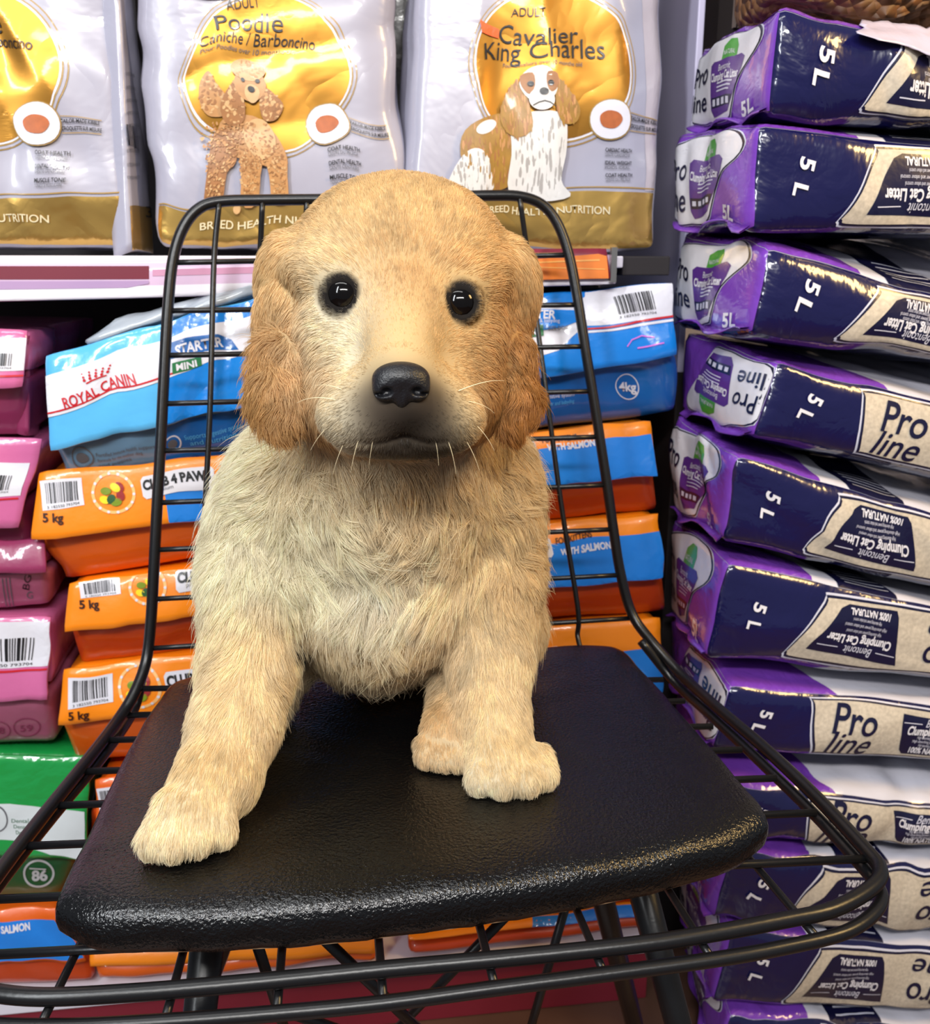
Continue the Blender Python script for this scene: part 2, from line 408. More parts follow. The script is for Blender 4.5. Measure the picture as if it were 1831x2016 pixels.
def gold_bag(q, seed, lab, Y=1.006, D=.10):
    root = empty('pet_food_bag', ony((q[0][0] + q[1][0]) / 2, q[0][1], Y + .04) * [1, 1, 0] + [0, 0, ZT + .001], lab, 'pet food bag', 'white and gold pet food bags standing on the upper shelf')
    BL, BR, TR, TL = [ony(x, y, Y + (.0 if k < 2 else .02)) for k, (x, y) in enumerate(q)]
    BL[2] = BR[2] = ZT + .008
    b = Bag(BL, BR, TR, TL, depth=(0, D, 0), rnd=.012, bulge=(.004, .010, .0), wr=.0038, wl=.17, seed=seed, grid=.006, sharp=.6); b.ref = .006; b.hh = .0007
    return root, b
# bag with the poodle
rootB, b = gold_bag([(312, 512), (797, 512), (757, -330), (236, -330)], 3, 'white and gold bag with a standing poodle print, middle of the shelf')
b.shell({'all': M_foilw})
b.poly('front', [(200, 414), (520, 402), (830, 392), (830, 540), (200, 540)], M_gold, 1)
b.line('front', [(290, 407), (520, 395), (815, 384)], 2.5, M_gl, 2)
disc(b, 527, 150, 150, sx=1.03)
b.ell('front', 425, -30, 60, 34, M_red, 4)
b.text('front', 'ADULT', 480, 16, 24, K_, 5, rot=1, width=66); b.text('front', 'Poodle', 487, 57, 36, K_, 5, rot=1, width=132); b.text('front', 'Caniche / Barboncino', 508, 88, 22, K_, 5, rot=0, width=236)
b.text('front', 'Pour Poodles over 10 months old', 488, 108, 9, Kg, 5, width=190)
# poodle
def curls(b, poly, nn, cols, r, layer, seed, streak=0):
    rr = random.Random(seed); P = np.array(poly, float); x0, y0 = P.min(0); x1, y1 = P.max(0); k = 0
    V = {m: ([], []) for m in cols}
    while k < nn:
        x, y = rr.uniform(x0, x1), rr.uniform(y0, y1); ins = False
        for i in range(len(P)):
            (ax, ay), (bx, by) = P[i], P[i - 1]
            if (ay > y) != (by > y) and x < (bx - ax) * (y - ay) / (by - ay) + ax: ins = not ins
        if not ins: continue
        k += 1; m = rr.choice(cols); vs, ts = V[m]; o = len(vs); s_ = r * rr.uniform(.6, 1.2); an = rr.uniform(0, 3.14)
        for q in range(7):
            t = q * 2 * pi / 7; ex, ey = s_ * cos(t), s_ * .55 * sin(t)
            if streak: vs.append((x + ex * .28 + rr.uniform(-.3, .3), y + ey * streak))
            else: vs.append((x + ex * cos(an) - ey * sin(an), y + ex * sin(an) + ey * cos(an)))
        ts += [(o, o + q, o + q + 1) for q in range(1, 6)]
    for j, m in enumerate(cols):
        if V[m][0]: b.put('front', np.array(V[m][0]), V[m][1], m, layer + .12 * j)
b.poly('front', [(398, 175), (415, 152), (428, 180), (445, 200), (448, 232), (420, 240), (400, 215)], Tan, 6, n=4)
b.poly('front', [(442, 240), (500, 228), (535, 250), (555, 292), (558, 330), (520, 330), (455, 318), (430, 290)], Tan, 6, n=4)
b.poly('front', [(432, 262), (462, 268), (458, 330), (440, 350), (432, 402), (402, 402), (404, 340), (415, 290)], TanD, 6.5, n=3)
b.poly('front', [(466, 300), (512, 310), (510, 350), (505, 402), (474, 402), (468, 350)], Tan, 7, n=3)
b.poly('front', [(522, 300), (556, 296), (560, 350), (566, 402), (534, 402), (526, 350)], Tan, 7, n=3)
b.ell('front', 512, 275, 32, 42, TanL, 7.5); b.ell('front', 466, 412, 8, 8, TanL, 7.6)
b.poly('front', [(462, 170), (478, 190), (482, 235), (466, 252), (444, 248), (436, 215)], TanD, 8, n=4)
b.poly('front', [(520, 175), (545, 195), (560, 215), (548, 238), (525, 236), (514, 205)], TanD, 8, n=4)
b.ell('front', 494, 172, 31, 30, Tan, 8.5); b.ell('front', 492, 143, 33, 20, TanL, 9); b.ell('front', 498, 186, 15, 18, TanL, 9)
curls(b, [(398, 175), (415, 152), (428, 180), (445, 200), (448, 232), (420, 240), (400, 215)], 60, [TanL, TanD], 4.5, 6.2, 1)
curls(b, [(404, 262), (440, 240), (535, 245), (556, 300), (560, 400), (536, 402), (524, 330), (508, 330), (506, 402), (474, 402), (462, 320), (436, 350), (430, 402), (404, 402)], 700, [TanL, TanD, Tan], 3.4, 7.7, 2)
curls(b, [(462, 170), (478, 190), (482, 235), (466, 252), (444, 248), (436, 215)], 60, [Tan, TanL, TanD], 5, 8.2, 3); curls(b, [(520, 175), (545, 195), (560, 215), (548, 238), (525, 236), (514, 205)], 50, [Tan, TanL, TanD], 5, 8.2, 4)
curls(b, [(462, 140), (480, 126), (508, 126), (524, 140), (516, 158), (470, 158)], 50, [TanL, Tan], 4, 9.2, 5)
b.ell('front', 482, 163, 4, 4, K_, 10); b.ell('front', 510, 162, 4, 4, K_, 10); b.ell('front', 497, 178, 7, 6, K_, 10)
kib(b, 646, 250, 40); lst(b, 672, 304, [('COAT HEALTH', 'SANTE DU PELAGE'), ('DENTAL HEALTH', 'SANTE DENTAIRE'), ('MUSCLE TONE', 'TONICITE MUSCULAIRE')])
b.text('front', 'BREED HEALTH NUTRITION', 545, 436, 15, SilverT, 3, rot=-1.5, width=300, bold=.01)
b.build('body', rootB)
# bag with the cavalier
rootC, b = gold_bag([(792, 490), (1294, 499), (1318, -330), (838, -330)], 8, 'white and gold bag printed with a brown and white dog')
b.shell({'all': M_foilw})
b.poly('front', [(740, 378), (950, 372), (1330, 378), (1330, 560), (740, 560)], M_gold, 1)
b.line('front', [(800, 366), (950, 364), (1300, 370)], 2.5, M_gl, 2)
b.poly('front', [(1268, -300), (1320, -300), (1320, 374), (1268, 374)], pl('clear_seam', (188, 178, 186), rough=.2), 1.2)
disc(b, 1080, 130, 150, sx=1.0)
b.text('front', 'ADULT', 1038, 28, 17, K_, 5, rot=-3, width=66); b.text('front', 'Cavalier', 1058, 74, 36, K_, 5, rot=2, width=150); b.text('front', 'King Charles', 1067, 103, 36, K_, 5, rot=-1, width=232)
b.text('front', 'Pour Cavaliers over 10 months old', 1068, 130, 8, Kg, 5, width=144)
b.poly('front', [(941, 41), (983, 62), (982, 82), (946, 66)], pl('orange_sticker', (244, 96, 34)), 6)
b.poly('front', [(905, 262), (945, 228), (1005, 228), (1030, 290), (1020, 350), (960, 372), (912, 330)], Gc, 6, n=4)
b.poly('front', [(915, 290), (940, 290), (958, 330), (962, 372), (880, 374), (888, 330)], Wc, 6.5, n=4); b.ell('front', 952, 245, 22, 12, Wc, 6.6, rot=-20)
b.poly('front', [(1010, 235), (1095, 225), (1112, 290), (1100, 350), (1116, 384), (1040, 388), (1000, 370), (1004, 300)], Wc, 7, n=4)
b.poly('front', [(1022, 165), (1038, 200), (1046, 250), (1020, 268), (988, 255), (984, 220), (1002, 185)], Gc, 8, n=4)
b.poly('front', [(1090, 160), (1116, 182), (1134, 215), (1128, 245), (1102, 248), (1088, 215)], Gc, 8, n=4)
b.ell('front', 1058, 172, 34, 34, Wc, 9); b.poly('front', [(1026, 155), (1046, 152), (1050, 176), (1040, 192), (1028, 180)], TanD, 9.5, n=3); b.poly('front', [(1072, 150), (1092, 152), (1092, 176), (1078, 186), (1070, 170)], TanD, 9.5, n=3)
b.ell('front', 1062, 200, 23, 20, Wc, 10); WcD = mat('shaded_white_print', (168, 162, 158), rough=.4, coat=.4)
curls(b, [(905, 262), (945, 228), (1005, 228), (1030, 290), (1020, 350), (960, 372), (912, 330)], 160, [TanD, Tan, Gc], 8, 6.3, 6, streak=2.2)
curls(b, [(915, 290), (940, 290), (958, 330), (962, 372), (880, 374), (888, 330)], 70, [WcD, Wc], 7, 6.7, 7, streak=2.4)
curls(b, [(1020, 245), (1095, 235), (1108, 290), (1098, 350), (1105, 380), (1042, 382), (1008, 365), (1010, 300)], 110, [WcD, Wc], 8, 7.2, 8, streak=2.6)
curls(b, [(1022, 165), (1038, 200), (1046, 250), (1020, 268), (988, 255), (984, 220), (1002, 185)], 120, [TanD, Tan, Gc], 8, 8.2, 9, streak=2.4); curls(b, [(1090, 160), (1116, 182), (1134, 215), (1128, 245), (1102, 248), (1088, 215)], 90, [TanD, Tan, Gc], 8, 8.2, 10, streak=2.4)
b.ell('front', 1042, 174, 6, 5, K_, 10.5); b.ell('front', 1078, 170, 6, 5, K_, 10.5); b.ell('front', 1065, 186, 8, 6.5, K_, 11)
b.line('front', [(1046, 212), (1056, 206), (1066, 203), (1076, 206), (1086, 214)], 2, K_, 11)
kib(b, 1190, 232, 35); lst(b, 1210, 290, [('CARDIAC HEALTH', 'SANTE CARDIAQUE'), ('IDEAL WEIGHT', 'POIDS IDEAL'), ('COAT HEALTH', 'SANTE DU PELAGE')], 46)
b.text('front', 'BREED HEALTH NUTRITION', 1072, 410, 14, SilverT, 3, rot=0, width=246, bold=.01)
b.build('body', rootC)
# bag cut by the left edge
rootA, b = gold_bag([(-330, 520), (262, 512), (212, -330), (-390, -330)], 13, 'white and gold bag cut off by the photo edge, leftmost on the upper shelf', Y=1.002)
b.shell({'all': M_foilw})
b.poly('front', [(-420, 400), (0, 394), (280, 384), (280, 560), (-420, 560)], M_gold, 1)
b.line('front', [(-400, 396), (0, 386), (262, 378)], 2.5, M_gl, 2)
disc(b, -20, 140, 145, sx=1.0)
b.text('front', 'Poodle', -60, 55, 36, K_, 5, width=132); b.text('front', 'Caniche / Barboncino', -40, 84, 22, K_, 5, rot=3, width=236)
kib(b, 80, 245, 42); lst(b, 108, 303, [('COAT HEALTH', 'SANTE DU PELAGE'), ('DENTAL HEALTH', 'SANTE DENTAIRE'), ('MUSCLE TONE', 'TONICITE MUSCULAIRE')], 58)
b.text('front', 'BREED HEALTH NUTRITION', -45, 430, 15, SilverT, 3, width=304, bold=.01)
b.build('body', rootA)
g = Bag(ony(262, 512, .992), ony(303, 500, 1.075), ony(246, -330, 1.1), ony(212, -330, 1.01), depth=(-.02, .012, 0), rnd=.002, wr=.002, wl=.12, seed=5, sharp=.4)
g.c[0][2] = g.c[1][2] = ZT + .003
g.shell({'all': M_foilw})
g.poly('front', [(230, 408), (330, 410), (330, 560), (230, 560)], M_gold, 1)
g.text('front', '3', 290, 420, 24, K_, 3, width=15); 
for i in range(9): g.text('front', 'NUTRITION HEALTH', 255 + i * .5, 150 + 25 * i, 7, Kg, 3, rot=4, width=22)
g.barcode('front', [(238, 240), (262, 255), (268, 300), (242, 285)], K_, 3, seed=4, n=10, digits=False)
g.build('side_gusset', rootA)['label'] = 'pale gusset with small print and a 3'
# dark bags further back on the upper shelf
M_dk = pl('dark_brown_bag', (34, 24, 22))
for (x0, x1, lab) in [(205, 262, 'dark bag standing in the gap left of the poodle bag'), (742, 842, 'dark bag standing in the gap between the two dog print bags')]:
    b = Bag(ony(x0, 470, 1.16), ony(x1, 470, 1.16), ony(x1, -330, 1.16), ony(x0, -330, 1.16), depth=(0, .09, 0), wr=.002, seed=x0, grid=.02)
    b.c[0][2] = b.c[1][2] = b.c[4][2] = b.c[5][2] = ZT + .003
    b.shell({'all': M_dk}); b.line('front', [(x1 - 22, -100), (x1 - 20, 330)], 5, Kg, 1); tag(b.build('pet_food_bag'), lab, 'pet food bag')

# ---- bags lying flat, their folded tops towards the aisle
GLOW_ROW = 'lowest deck'
def fold_bag(flap, body, ms, lab, group, seed, Yt=.985, Yb=.972, depth=.27, art=None, name='pet_food_bag', dx=0.0, fth=.006, fw_=.0016):
    fTL, fTR, fBR, fBL = flap; bTL, bTR, bBR, bBL = body
    c = ony((bBL[0] + bBR[0]) / 2, bBR[1], Yb + .15)
    root = empty(name, (c[0], c[1], min(ony(*bBL, Yb + .05)[2], ony(*bBR, Yb + .05)[2])), lab, 'pet food bag', group)
    A, B = ony(*bBL, Yb + .045), ony(*bBR, Yb + .045); T1, T2 = ony(*fTL, max(Yt + .012, .995)), ony(*fTR, max(Yt + .012, .995))
    back = [A + [0, depth - .03, .016], B + [0, depth - .03, .016], T2 + [0, depth, -.003], T1 + [0, depth, -.003]]
    if GLOW_ROW in (group or ''): A = onz(bBL[0], bBL[1], .107); B = onz(bBR[0], bBR[1], .107)
    T1[2] = min(T1[2], ZT - .014); T2[2] = min(T2[2], ZT - .014)
    mid1, mid2 = ony(*bTL, Yb + .010), ony(*bTR, Yb + .010)
    A[2] += .003; B[2] += .003; T1[2] -= .002; T2[2] -= .002
    if GLOW_ROW in (group or ''): mid1[2] = max(mid1[2], .122); mid2[2] = max(mid2[2], .122)
    # lower part of the body: narrows to the bottom
    bd = Bag(A, B, mid2 + [0, .004, 0], mid1 + [0, .004, 0], back=[back[0], back[1], back[2] * .55 + back[1] * .45, back[3] * .55 + back[0] * .45], rnd=.008, bulge=(0, .004, 0), wr=fw_ * .9, wl=.1, seed=seed, grid=.009)
    bd.shell({'all': ms[1]})  # darker body colour imitates shade on the downward-facing side
    tp = Bag(mid1 * .9 + T1 * .1 + [.002, .010, 0], mid2 * .9 + T2 * .1 + [-.002, .010, 0], T2 + [-.003, .006, -.001], T1 + [.003, .006, -.001], back=[back[3] * .55 + back[0] * .45, back[2] * .55 + back[1] * .45, back[2], back[3]], rnd=.006, wr=fw_ * .6, wl=.12, seed=seed + 1, grid=.012)
    tp.shell({'all': ms[0]})
    if art and 'body' in art: art['body'](bd)
    bd.parts += [(v, f, [bd.mi(tp.mats[i]) for i in m]) for v, f, m in tp.parts]
    fl = Bag(ony(*fBL, Yb), ony(*fBR, Yb), ony(*fTR, Yt), ony(*fTL, Yt), depth=(0, fth, 0), rnd=.0028, bulge=(0, .002, 0), wr=fw_, wl=.09, seed=seed + 2, grid=.008, sharp=.2)
    fl.shell({'all': ms[0]})
    if art and 'flap' in art: art['flap'](fl)
    bd.build('body', root); fl.build('folded_top', root)
    return root
def qp(q, u, v):
    TL, TR, BR, BL = [np.array(p, float) for p in q]
    return (TL * (1 - u) + TR * u) * (1 - v) + (BL * (1 - u) + BR * u) * v
def band(b, q, v0, v1, m, layer=1, u0=0., u1=1., v0b=None, v1b=None):
    v0b = v0 if v0b is None else v0b; v1b = v1 if v1b is None else v1b
    b.poly('front', [qp(q, u0, v0), qp(q, u1, v0b), qp(q, u1, v1b), qp(q, u0, v1)], m, layer)
# blue
BlL, BlM, BlD = pl('light_blue_laminate', (92, 184, 238), rough=.2, coat=.9), pl('blue_laminate', (24, 128, 218), rough=.2, coat=.9), pl('deep_and_shaded_blue', (20, 96, 172), rough=.25)  # deep blue: print, and a bag body with shade in its colour
BlG = pl('shaded_blue_laminate', (104, 142, 172), rough=.3)  # body of the tilted blue bag, underside shade mixed into the colour
Grn = pl('green_tag', (30, 112, 62))
qf = [(86, 700), (642, 548), (640, 762), (98, 890)]; qb = [(98, 872), (640, 745), (636, 862), (136, 968)]
def a1(b):
    b.poly('front', [(330, 560), (660, 480), (660, 800), (318, 850)], BlM, 1)
    b.poly('front', [(70, 746), (200, 702), (330, 664), (500, 618), (660, 580), (660, 660), (500, 690), (330, 741), (200, 786), (70, 830)], Wt, 2)
    b.line('front', [(70, 822), (200, 778), (330, 734), (345, 731)], 3.5, M_red, 3)
    b.text('front', 'ROYAL CANIN', 197, 766, 22, M_red, 4, rot=-19, width=150, bold=.02)
    for i in range(5):
        for j in range(3 if i in (0, 2, 4) else 3):
            x = 168 + 11.5 * i + (i - 2) * j * 1.2; y = 741 - 2.6 * i - 6 * j + abs(i - 2) * 1.4
            b.ell('front', x, y, 3.1 - .5 * j, 3.1 - .5 * j, M_red, 4, n=10)
    b.line('front', [(172, 750), (184, 744), (198, 740), (212, 740)], 3, M_red, 4)
    b.poly('front', [(336, 672), (395, 664), (430, 660), (455, 668), (470, 686), (336, 704)], BlD, 3, n=0)
    b.text('front', 'STARTER', 392, 682, 19, Wt, 4, rot=-9, width=94, bold=.03); b.text('front', 'mother & babydog', 390, 700, 8, Wt, 4, rot=-9, width=80)
    b.poly('front', [(340, 712), (397, 703), (398, 722), (342, 733)], Grn, 4); b.text('front', 'MINI', 369, 718, 13, Wt, 5, rot=-8, width=40, bold=.03)
def a1b(b):
    b.poly('front', [(318, 840), (660, 760), (660, 900), (330, 930)], BlD, 1)
    b.ring('front', 164, 900, 20, 20, 2.5, Kg, 2); b.ell('front', 164, 900, 12, 10, Kg, 2)
    b.ring('front', 345, 872, 18, 17, 3, Wt, 2); b.ell('front', 345, 872, 11, 10, Kg, 2)
    for i, t in enumerate(['Fortified Immune health support', 'formula for the mother dog', 'and puppies']):
        b.text('front', t, 248 - 10 * i, 882 + 14 * i, 8, Kg, 2, rot=-9, width=120 - 24 * i)
    b.text('front', 'Supports digestive system', 424, 850, 10, BlL, 2, rot=-12, width=110); b.text('front', 'and nutrition', 424, 864, 10, BlL, 2, rot=-12, width=90)
fold_bag(qf, qb, (BlL, BlG), 'tilted light blue and white bag with a red crown, behind the chair back', None, 21, art={'flap': a1, 'body': a1b}, Yt=.972, Yb=.958)
V = Bag(ony(150, 676, .974), ony(520, 576, .974), ony(515, 552, .99), ony(230, 622, .99), depth=(0, .05, -.012), rnd=.006, wr=.004, wl=.08, seed=4)
V.shell({'all': pl('crumpled_silver_film', (176, 184, 194), rough=.2)}); tag(V.build('plastic_wrap'), 'crumpled silvery film lying on the tilted blue bag', 'plastic wrap')
qf = [(655, 612), (1322, 556), (1338, 702), (655, 812)]; qb = [(655, 800), (1336, 692), (1334, 816), (660, 905)]
def a2(b):
    b.poly('front', [(640, 640), (1000, 600), (1060, 572), (1150, 566), (1345, 548), (1345, 620), (1156, 640), (1100, 690), (1040, 700), (640, 760)], Wt, 1)
    b.poly('front', [(1040, 572), (1152, 562), (1150, 578), (1120, 600), (1050, 592)], BlM, 2)
    b.line('front', [(1150, 648), (1240, 634), (1345, 616)], 4, M_red, 3); b.line('front', [(1150, 655), (1345, 624)], 5, Wt, 2)
    b.barcode('front', [(1206, 582), (1282, 574), (1292, 614), (1214, 622)], K_, 4, seed=3, n=30)
    b.poly('front', [(1000, 612), (1135, 606), (1136, 632), (1110, 645), (1000, 660)], BlM, 3)
    b.text('front', 'STARTER', 1050, 620, 18, Wt, 5, rot=-2, width=88, bold=.03); b.text('front', 'mother & babydog', 1068, 632, 8, Wt, 5, rot=-2, width=70)
    b.poly('front', [(1010, 643), (1070, 640), (1070, 660), (1010, 664)], Grn, 4); b.text('front', 'MINI', 1040, 652, 13, Wt, 5, rot=-2, width=40, bold=.03); b.text('front', 'SIZE DOG', 1100, 646, 8, Kg, 4, rot=-4, width=40)
    P_ = pl('pink_scribble', (214, 120, 216)); b.line('front', [(1232, 680), (1240, 666), (1260, 658), (1288, 662)], 2.5, P_, 4); b.line('front', [(1252, 682), (1275, 679), (1308, 674)], 3, P_, 4)
def a2b(b):
    b.ring('front', 1236, 761, 22, 24, 2, Wt, 2); b.text('front', '4kg', 1237, 762, 17, Wt, 3, width=33, bold=.03)
    b.text('front', 'Digestive system', 1095, 778, 8, Wt, 2, rot=-6, width=60); b.text('front', 'Mother and babydog', 1095, 792, 8, BlL, 2, rot=-6, width=62)
fold_bag(qf, qb, (BlM, BlD), 'blue and white bag with a barcode, beside the white cat litter stack', None, 31, art={'flap': a2, 'body': a2b}, Yt=.993, Yb=.972)
# orange
Or, Or2, OrD = pl('orange_laminate', (248, 138, 18), rough=.34), pl('shaded_orange', (226, 96, 14), rough=.4), pl('deep_shaded_orange', (198, 66, 10), rough=.4)  # both body oranges are the laminate darkened to imitate shade
OB = pl('salmon_blue_panel', (30, 124, 214), rough=.3)
Fr = [pl('fruit_green', (120, 140, 20)), pl('fruit_yellow', (236, 214, 30)), pl('fruit_red', (150, 40, 36)), pl('leaf_green', (40, 84, 44))]
PaleO = pl('pale_orange_ring', (246, 190, 120))
def club(bar=None, kg=None, fruit=None, logo=None, blue=None, salmon=None, kit=None, slope=-8):
    def f(b):
        if blue: b.poly('front', blue, OB, 1)
        if bar:
            b.poly('front', bar, Wt, 2); q = [np.array(p, float) for p in bar]; c = sum(q) / 4
            b.barcode('front', [c + (p - c) * [.78, .80] for p in q], K_, 3, seed=int(c[1]), n=30)
        if kg: b.text('front', '5 kg', kg[0], kg[1], 17, pl('brown_print', (58, 26, 14)), 3, rot=slope * .6, width=40, bold=.03)
        if fruit:
            x, y, r = fruit; b.ring('front', x, y, r, r, 6, PaleO, 2)
            for k in range(14): b.ell('front', x + r * cos(k * .45), y + r * sin(k * .45), 3, 3, Wt, 3, n=8)
            for k, (dx, dy) in enumerate([(-.35, -.1), (.1, -.3), (.35, .1), (-.1, .3), (.15, .45), (-.4, .35), (.3, -.35)]): b.ell('front', x + dx * r, y + dy * r, r * .27, r * .2, Fr[k % 4], 4, rot=k * 40, n=12)
        if logo:
            (x, y, w_, h_) = logo; r_ = radians(slope); R = np.array([[cos(r_), sin(r_)], [-sin(r_), cos(r_)]])
            pts = np.array([(-.5, -.35), (-.46, -.5), (.46, -.5), (.5, -.35), (.5, .35), (.46, .5), (-.46, .5), (-.5, .35)]) * [w_, h_] @ R + [x, y]
            b.poly('front', pts, Wt, 3); b.text('front', 'CLUB 4 PAWS', x - h_ * .05, y - h_ * .12, h_ * .42, K_, 4, rot=slope, width=w_ * .93, bold=.05)
            b.text('front', 'premium', x - w_ * .2, y + h_ * .3, h_ * .18, Kg, 4, rot=slope, width=w_ * .3)
        if kit: b.text('front', 'FOR KITTENS', kit[0], kit[1], 12, pl('brown_print', (58, 26, 14)), 3, rot=slope * .8, width=72, bold=.02)
        if salmon: b.text('front', 'WITH SALMON', salmon[0], salmon[1], 13, Wt, 3, rot=slope * .8, width=salmon[2] if len(salmon) > 2 else 98, bold=.04)
    return {'flap': f}
GO = 'orange and blue bags stacked under the blue ones'
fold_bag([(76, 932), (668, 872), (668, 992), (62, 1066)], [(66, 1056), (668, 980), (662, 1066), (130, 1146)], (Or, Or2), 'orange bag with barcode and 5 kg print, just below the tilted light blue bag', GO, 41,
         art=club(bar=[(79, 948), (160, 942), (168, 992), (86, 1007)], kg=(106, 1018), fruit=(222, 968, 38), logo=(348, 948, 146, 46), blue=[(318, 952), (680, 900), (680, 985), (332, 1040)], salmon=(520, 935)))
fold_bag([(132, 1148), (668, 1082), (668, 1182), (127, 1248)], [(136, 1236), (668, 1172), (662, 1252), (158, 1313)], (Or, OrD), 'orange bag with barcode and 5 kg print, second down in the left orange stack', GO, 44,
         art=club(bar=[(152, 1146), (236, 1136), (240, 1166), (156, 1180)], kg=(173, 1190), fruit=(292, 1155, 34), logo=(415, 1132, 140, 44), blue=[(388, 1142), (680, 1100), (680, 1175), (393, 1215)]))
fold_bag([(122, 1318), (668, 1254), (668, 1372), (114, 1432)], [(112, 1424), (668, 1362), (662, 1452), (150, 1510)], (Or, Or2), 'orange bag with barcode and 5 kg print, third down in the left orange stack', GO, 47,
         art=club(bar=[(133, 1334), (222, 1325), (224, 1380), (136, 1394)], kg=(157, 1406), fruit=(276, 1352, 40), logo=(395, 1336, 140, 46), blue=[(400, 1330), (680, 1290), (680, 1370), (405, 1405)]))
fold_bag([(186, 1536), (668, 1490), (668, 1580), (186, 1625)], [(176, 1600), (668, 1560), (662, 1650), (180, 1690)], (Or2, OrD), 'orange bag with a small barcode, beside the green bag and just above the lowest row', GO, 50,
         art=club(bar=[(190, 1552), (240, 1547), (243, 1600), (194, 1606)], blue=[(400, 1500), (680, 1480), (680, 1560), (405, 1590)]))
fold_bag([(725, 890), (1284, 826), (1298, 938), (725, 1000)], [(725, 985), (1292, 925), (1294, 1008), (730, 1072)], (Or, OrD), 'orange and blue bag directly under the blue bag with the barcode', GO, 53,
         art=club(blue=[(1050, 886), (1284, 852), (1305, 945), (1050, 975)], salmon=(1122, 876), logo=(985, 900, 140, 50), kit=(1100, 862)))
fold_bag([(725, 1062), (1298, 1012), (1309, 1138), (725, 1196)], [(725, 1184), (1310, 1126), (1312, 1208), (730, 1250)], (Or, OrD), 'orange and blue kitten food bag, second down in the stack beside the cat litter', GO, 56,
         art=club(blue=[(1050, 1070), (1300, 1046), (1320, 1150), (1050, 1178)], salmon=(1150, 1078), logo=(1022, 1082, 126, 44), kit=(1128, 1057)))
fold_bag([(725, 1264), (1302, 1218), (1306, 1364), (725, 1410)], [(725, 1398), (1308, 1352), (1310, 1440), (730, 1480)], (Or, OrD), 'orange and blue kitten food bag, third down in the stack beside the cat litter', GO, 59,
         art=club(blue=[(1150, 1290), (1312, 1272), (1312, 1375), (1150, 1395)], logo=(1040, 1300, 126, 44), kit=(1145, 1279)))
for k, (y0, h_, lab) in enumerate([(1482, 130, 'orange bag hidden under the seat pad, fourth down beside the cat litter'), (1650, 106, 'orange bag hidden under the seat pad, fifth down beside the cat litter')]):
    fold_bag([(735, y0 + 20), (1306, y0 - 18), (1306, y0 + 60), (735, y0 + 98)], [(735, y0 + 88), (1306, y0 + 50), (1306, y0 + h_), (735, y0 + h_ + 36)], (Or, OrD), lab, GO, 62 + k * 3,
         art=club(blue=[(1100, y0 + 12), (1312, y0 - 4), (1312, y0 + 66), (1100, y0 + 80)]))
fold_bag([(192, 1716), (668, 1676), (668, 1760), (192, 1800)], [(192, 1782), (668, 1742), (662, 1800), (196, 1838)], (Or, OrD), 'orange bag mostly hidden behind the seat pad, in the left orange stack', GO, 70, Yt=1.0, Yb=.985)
# lowest row
GL = 'orange bags lying on the white lowest deck'
fold_bag([(-440, 1838), (112, 1786), (172, 1896), (-440, 1906)], [(-440, 1880), (172, 1880), (182, 1938), (-440, 1960)], (Or2, OrD), 'orange and blue bag at the photo\'s lower left corner on the white deck', GL, 73,
         art=club(blue=[(-300, 1835), (108, 1808), (180, 1885), (-300, 1905)], salmon=(12, 1826)), Yt=.960, Yb=.948)
fold_bag([(180, 1868), (742, 1826), (742, 1880), (178, 1908)], [(180, 1900), (742, 1862), (742, 1895), (190, 1943)], (Or, Or2), 'yellow-orange bag on the white deck behind the front left chair leg', GL, 76,
         art=club(blue=[(392, 1830), (742, 1810), (742, 1846), (392, 1872)]), Yt=.960, Yb=.948)
fold_bag([(803, 1832), (1290, 1778), (1292, 1806), (803, 1852)], [(803, 1848), (1292, 1800), (1292, 1830), (806, 1888)], (Or, OrD), 'orange bag on the white deck between the right chair legs', GL, 79,
         art=club(blue=[(1050, 1790), (1300, 1760), (1300, 1812), (1050, 1832)]), Yt=.966, Yb=.954)
# pink
Pk, PkD, Mv = pl('pink_laminate', (206, 104, 154), rough=.25, coat=.8), pl('dark_and_shaded_pink', (146, 52, 92), rough=.35), pl('shaded_mauve', (172, 92, 122), rough=.35)  # dark pink and mauve bodies carry underside shade in their colour
GP = 'pink bags stacked at the left edge of the photo'
def pink(bar, wq, red, extra=None):
    def f(b):
        b.poly('front', wq, Wt, 1); b.line('front', red, 4, M_red, 2); b.barcode('front', bar, K_, 3, seed=9, n=22)
        if extra: extra(b)
    return {'flap': f}
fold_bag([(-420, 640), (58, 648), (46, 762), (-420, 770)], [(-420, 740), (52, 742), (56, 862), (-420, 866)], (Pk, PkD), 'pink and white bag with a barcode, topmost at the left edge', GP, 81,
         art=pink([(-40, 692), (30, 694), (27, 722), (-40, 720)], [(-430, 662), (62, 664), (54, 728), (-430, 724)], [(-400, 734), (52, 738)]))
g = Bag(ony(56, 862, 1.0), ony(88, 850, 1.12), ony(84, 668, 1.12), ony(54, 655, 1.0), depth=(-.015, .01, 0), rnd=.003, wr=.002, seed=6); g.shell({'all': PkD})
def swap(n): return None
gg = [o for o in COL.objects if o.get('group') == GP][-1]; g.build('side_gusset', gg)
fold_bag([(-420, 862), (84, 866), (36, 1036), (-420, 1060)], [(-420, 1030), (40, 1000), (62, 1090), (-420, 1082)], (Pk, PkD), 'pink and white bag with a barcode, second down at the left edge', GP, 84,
         art=pink([(-50, 928), (28, 928), (20, 966), (-52, 966)], [(-430, 908), (58, 908), (42, 978), (-430, 975)], [(-400, 984), (38, 984)]))
